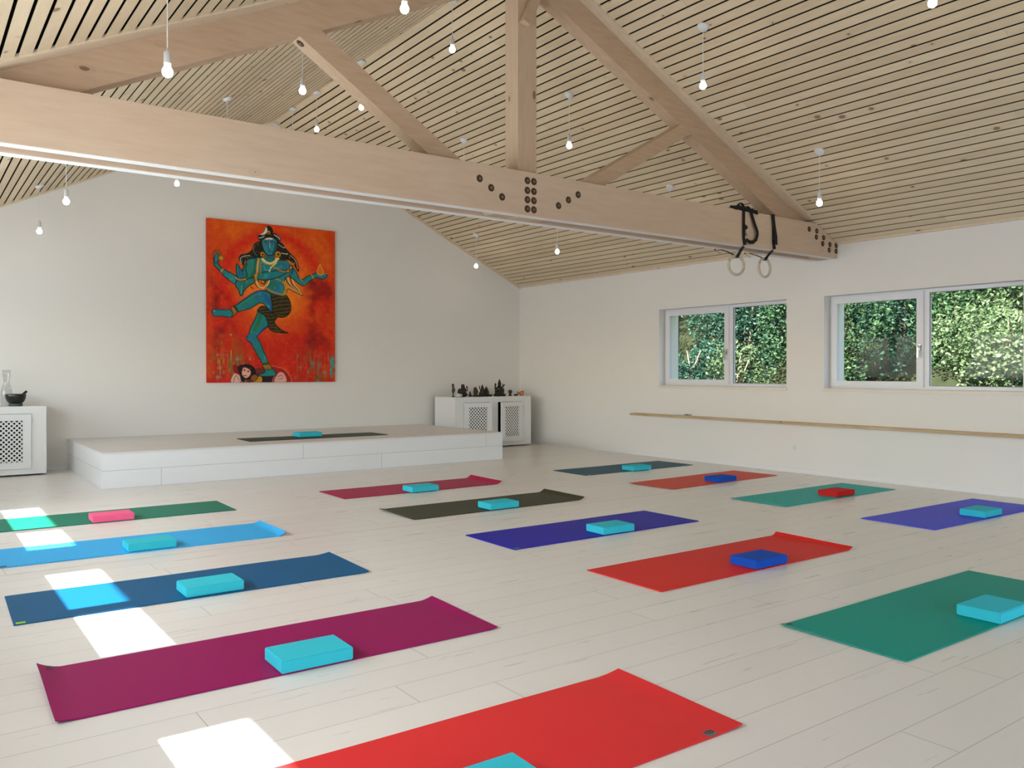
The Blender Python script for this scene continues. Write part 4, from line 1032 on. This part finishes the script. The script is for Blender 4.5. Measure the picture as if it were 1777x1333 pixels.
def tree(kind, label, cat, x, y, lm, clusters, count, size, seed, stems, group='shrubs and trees on the bank outside the windows'):
    z = gz(x, y); r = thing(kind, label, cat, (x, y, z), 0, group)
    me = crown(clusters, count, size, seed); me.materials.append(lm)
    o = bpy.data.objects.new('foliage', me); COL.objects.link(o); o.parent = r
    bm = bmesh.new()
    for pts, rad in stems: tube(bm, pts, rad, 7)
    obj('trunk', bm, BARK, r, smooth=True)
    return r
def bush(label, x, y, w, h, lm, count, size, seed, kind='shrub'):
    R = random.Random(seed); cl = []
    for k in range(9): cl.append((R.uniform(-w, w)*.6, R.uniform(-w, w)*.7, R.uniform(.15, .85)*h, w*R.uniform(.35, .6), w*R.uniform(.4, .65), h*R.uniform(.22, .36)))
    st = [([(0, 0, -.1), (R.uniform(-.2, .2)*w, R.uniform(-.3, .3)*w, h*.45), (R.uniform(-.5, .5)*w, R.uniform(-.6, .6)*w, h*.9)], [.03, .022, .008]) for _ in range(4)]
    return tree(kind, label, 'shrub' if kind == 'shrub' else 'tree', x, y, lm, cl, count, size, seed, st)
bush('mid green shrub outside, lower left part of the large window', 11.6, 7.5, .95, 1.9, LM[0], 5200, .085, 11)
bush('blue green shrub outside, behind the latch side of the large window', 12.6, 6.9, 1.2, 2.8, LM[1], 6500, .090, 12)
bush('pale sunlit shrub outside in the lower right of the large window', 11.6, 4.95, .75, 1.5, LM[2], 3800, .085, 13)
bush('leafy shrub outside filling the middle of the fixed large pane', 12.4, 6.0, 1.0, 2.3, LM[0], 5200, .085, 14)
bush('light green shrub outside at the upper right of the large window', 13.0, 5.6, 1.1, 3.1, LM[2], 4500, .095, 15)
bush('dark blue green shrub outside at the foot of the small window', 11.7, 10.4, .9, 1.4, LM[1], 4200, .095, 16)
bush('pale spray of leaves outside in the lower right small pane', 11.2, 8.85, .5, 1.35, LM[2], 1500, .085, 17)
bush('mid green shrub outside behind the right small pane', 12.6, 9.9, 1.2, 2.9, LM[1], 5600, .095, 18)
def tall(label, x, y, h, lm, seed, count=6500, lean=.0, low=.55):
    R = random.Random(seed); cl = []
    for k in range(12): cl.append((R.uniform(-1.2, 1.2), R.uniform(-1.3, 1.3), h*R.uniform(low, 1.0), R.uniform(.5, .9), R.uniform(.6, 1.0), R.uniform(.4, .7)))
    st = [([(0, 0, -.3), (lean*.4, .05, h*.4), (lean, .1, h*.95)], [.10, .08, .03])]
    for k in range(6):
        z = h*R.uniform(.12, .6); a = R.uniform(2.2, 4.0); q = R.uniform(.9, 1.6)
        st.append(([(lean*z/h, .05, z), (lean*z/h+math.cos(a)*q*.5, math.sin(a)*q*.5, z+.22), (lean*z/h+math.cos(a)*q, math.sin(a)*q, z+.18)], [.026, .018, .006]))
    return tree('tree', label, 'tree', x, y, lm, cl, count, .10, seed, st)
tall('bare trunked tree outside beyond the small window with pale branches', 12.2, 11.3, 4.4, LM[0], 31, 7000, .25, .42)
tall('tree outside behind the frame of the small window', 13.2, 10.6, 5.0, LM[1], 32, 7500, -.2, .30)
tall('slender tree outside between the two windows', 13.6, 8.4, 5.0, LM[0], 33, 8000, .1, .25)
tall('tall tree outside behind the large window', 14.2, 6.6, 5.4, LM[0], 34, 8500, .1, .12)
tall('tall tree outside beyond the right edge of the large window', 13.9, 4.4, 5.4, LM[2], 35, 7000, .0, .12)
tall('tall dark tree outside beyond the left edge of the small window', 13.8, 13.2, 5.4, LM[1], 36, 8500, .1, .10)

# ------------------------------------------------------------------ light
sun = bpy.data.lights.new('sun', 'SUN'); sun.energy = 38.0; sun.angle = math.radians(.6); sun.color = (1, .95, .87)
so_ = bpy.data.objects.new('sun', sun); COL.objects.link(so_)
dirv = Vector((1.24, -.02, -1)).normalized(); so_.rotation_euler = dirv.to_track_quat('-Z', 'Y').to_euler()
def area(name, loc, size, size_y, direction, power, col):
    l = bpy.data.lights.new(name, 'AREA'); l.shape = 'RECTANGLE'; l.size = size; l.size_y = size_y; l.energy = power; l.color = col
    o = bpy.data.objects.new(name, l); COL.objects.link(o); o.location = loc
    o.rotation_euler = Vector(direction).to_track_quat('-Z', 'Y').to_euler(); return o
for i, (a, b) in enumerate(LW):
    ar = area('daylight_left', (XL-.12, (a+b)/2, (WZ0+WZ1)/2), 1.0, b-a-.1, (1, 0, 0), (34, 84, 66, 130)[i]*(b-a)/2.1, (.80, .90, 1.0))  # the first lamp serves the added end window
    cu, su = math.cos(.38), math.sin(.38)      # lamps tilted upward to brighten the ceiling, standing in for ground bounce
    ar.rotation_euler = Matrix(((-su, 0, -cu), (0, 1, 0), (cu, 0, -su))).to_euler()
area('daylight_rear', ((DX0+DX1)/2, YR-.05, DZ/2+.03), DX1-DX0-.2, DZ-.25, (0, 1, 0), 92, (.72, .83, 1.0))
w = bpy.data.worlds.new('sky'); S.world = w; w.use_nodes = True
nt = w.node_tree; bgn = nt.nodes['Background']; sky = nt.nodes.new('ShaderNodeTexSky'); sky.sky_type = 'NISHITA'
sky.sun_disc = False; sky.sun_elevation = math.radians(39); sky.sun_rotation = math.radians(270); sky.dust_density = 2
nt.links.new(sky.outputs[0], bgn.inputs[0]); bgn.inputs[1].default_value = .95

# ------------------------------------------------------------------ camera
cam = bpy.data.cameras.new('camera'); co = bpy.data.objects.new('camera', cam); COL.objects.link(co); S.camera = co
F, YAW, PITCHC, CY = 1442.1, -.63127, -.00565, -13.27
cam.sensor_width = 36; cam.sensor_fit = 'HORIZONTAL'; cam.lens = F*36/1777; cam.shift_y = CY/1777
cam.clip_start = .02; cam.clip_end = 200
co.location = (0, 0, 1.2031); co.rotation_euler = (PI/2+PITCHC, 0, YAW)
S.view_settings.view_transform = 'Standard'; S.view_settings.look = 'None'; S.view_settings.gamma = 1; S.view_settings.use_curve_mapping = False
S.view_settings.exposure = -.14
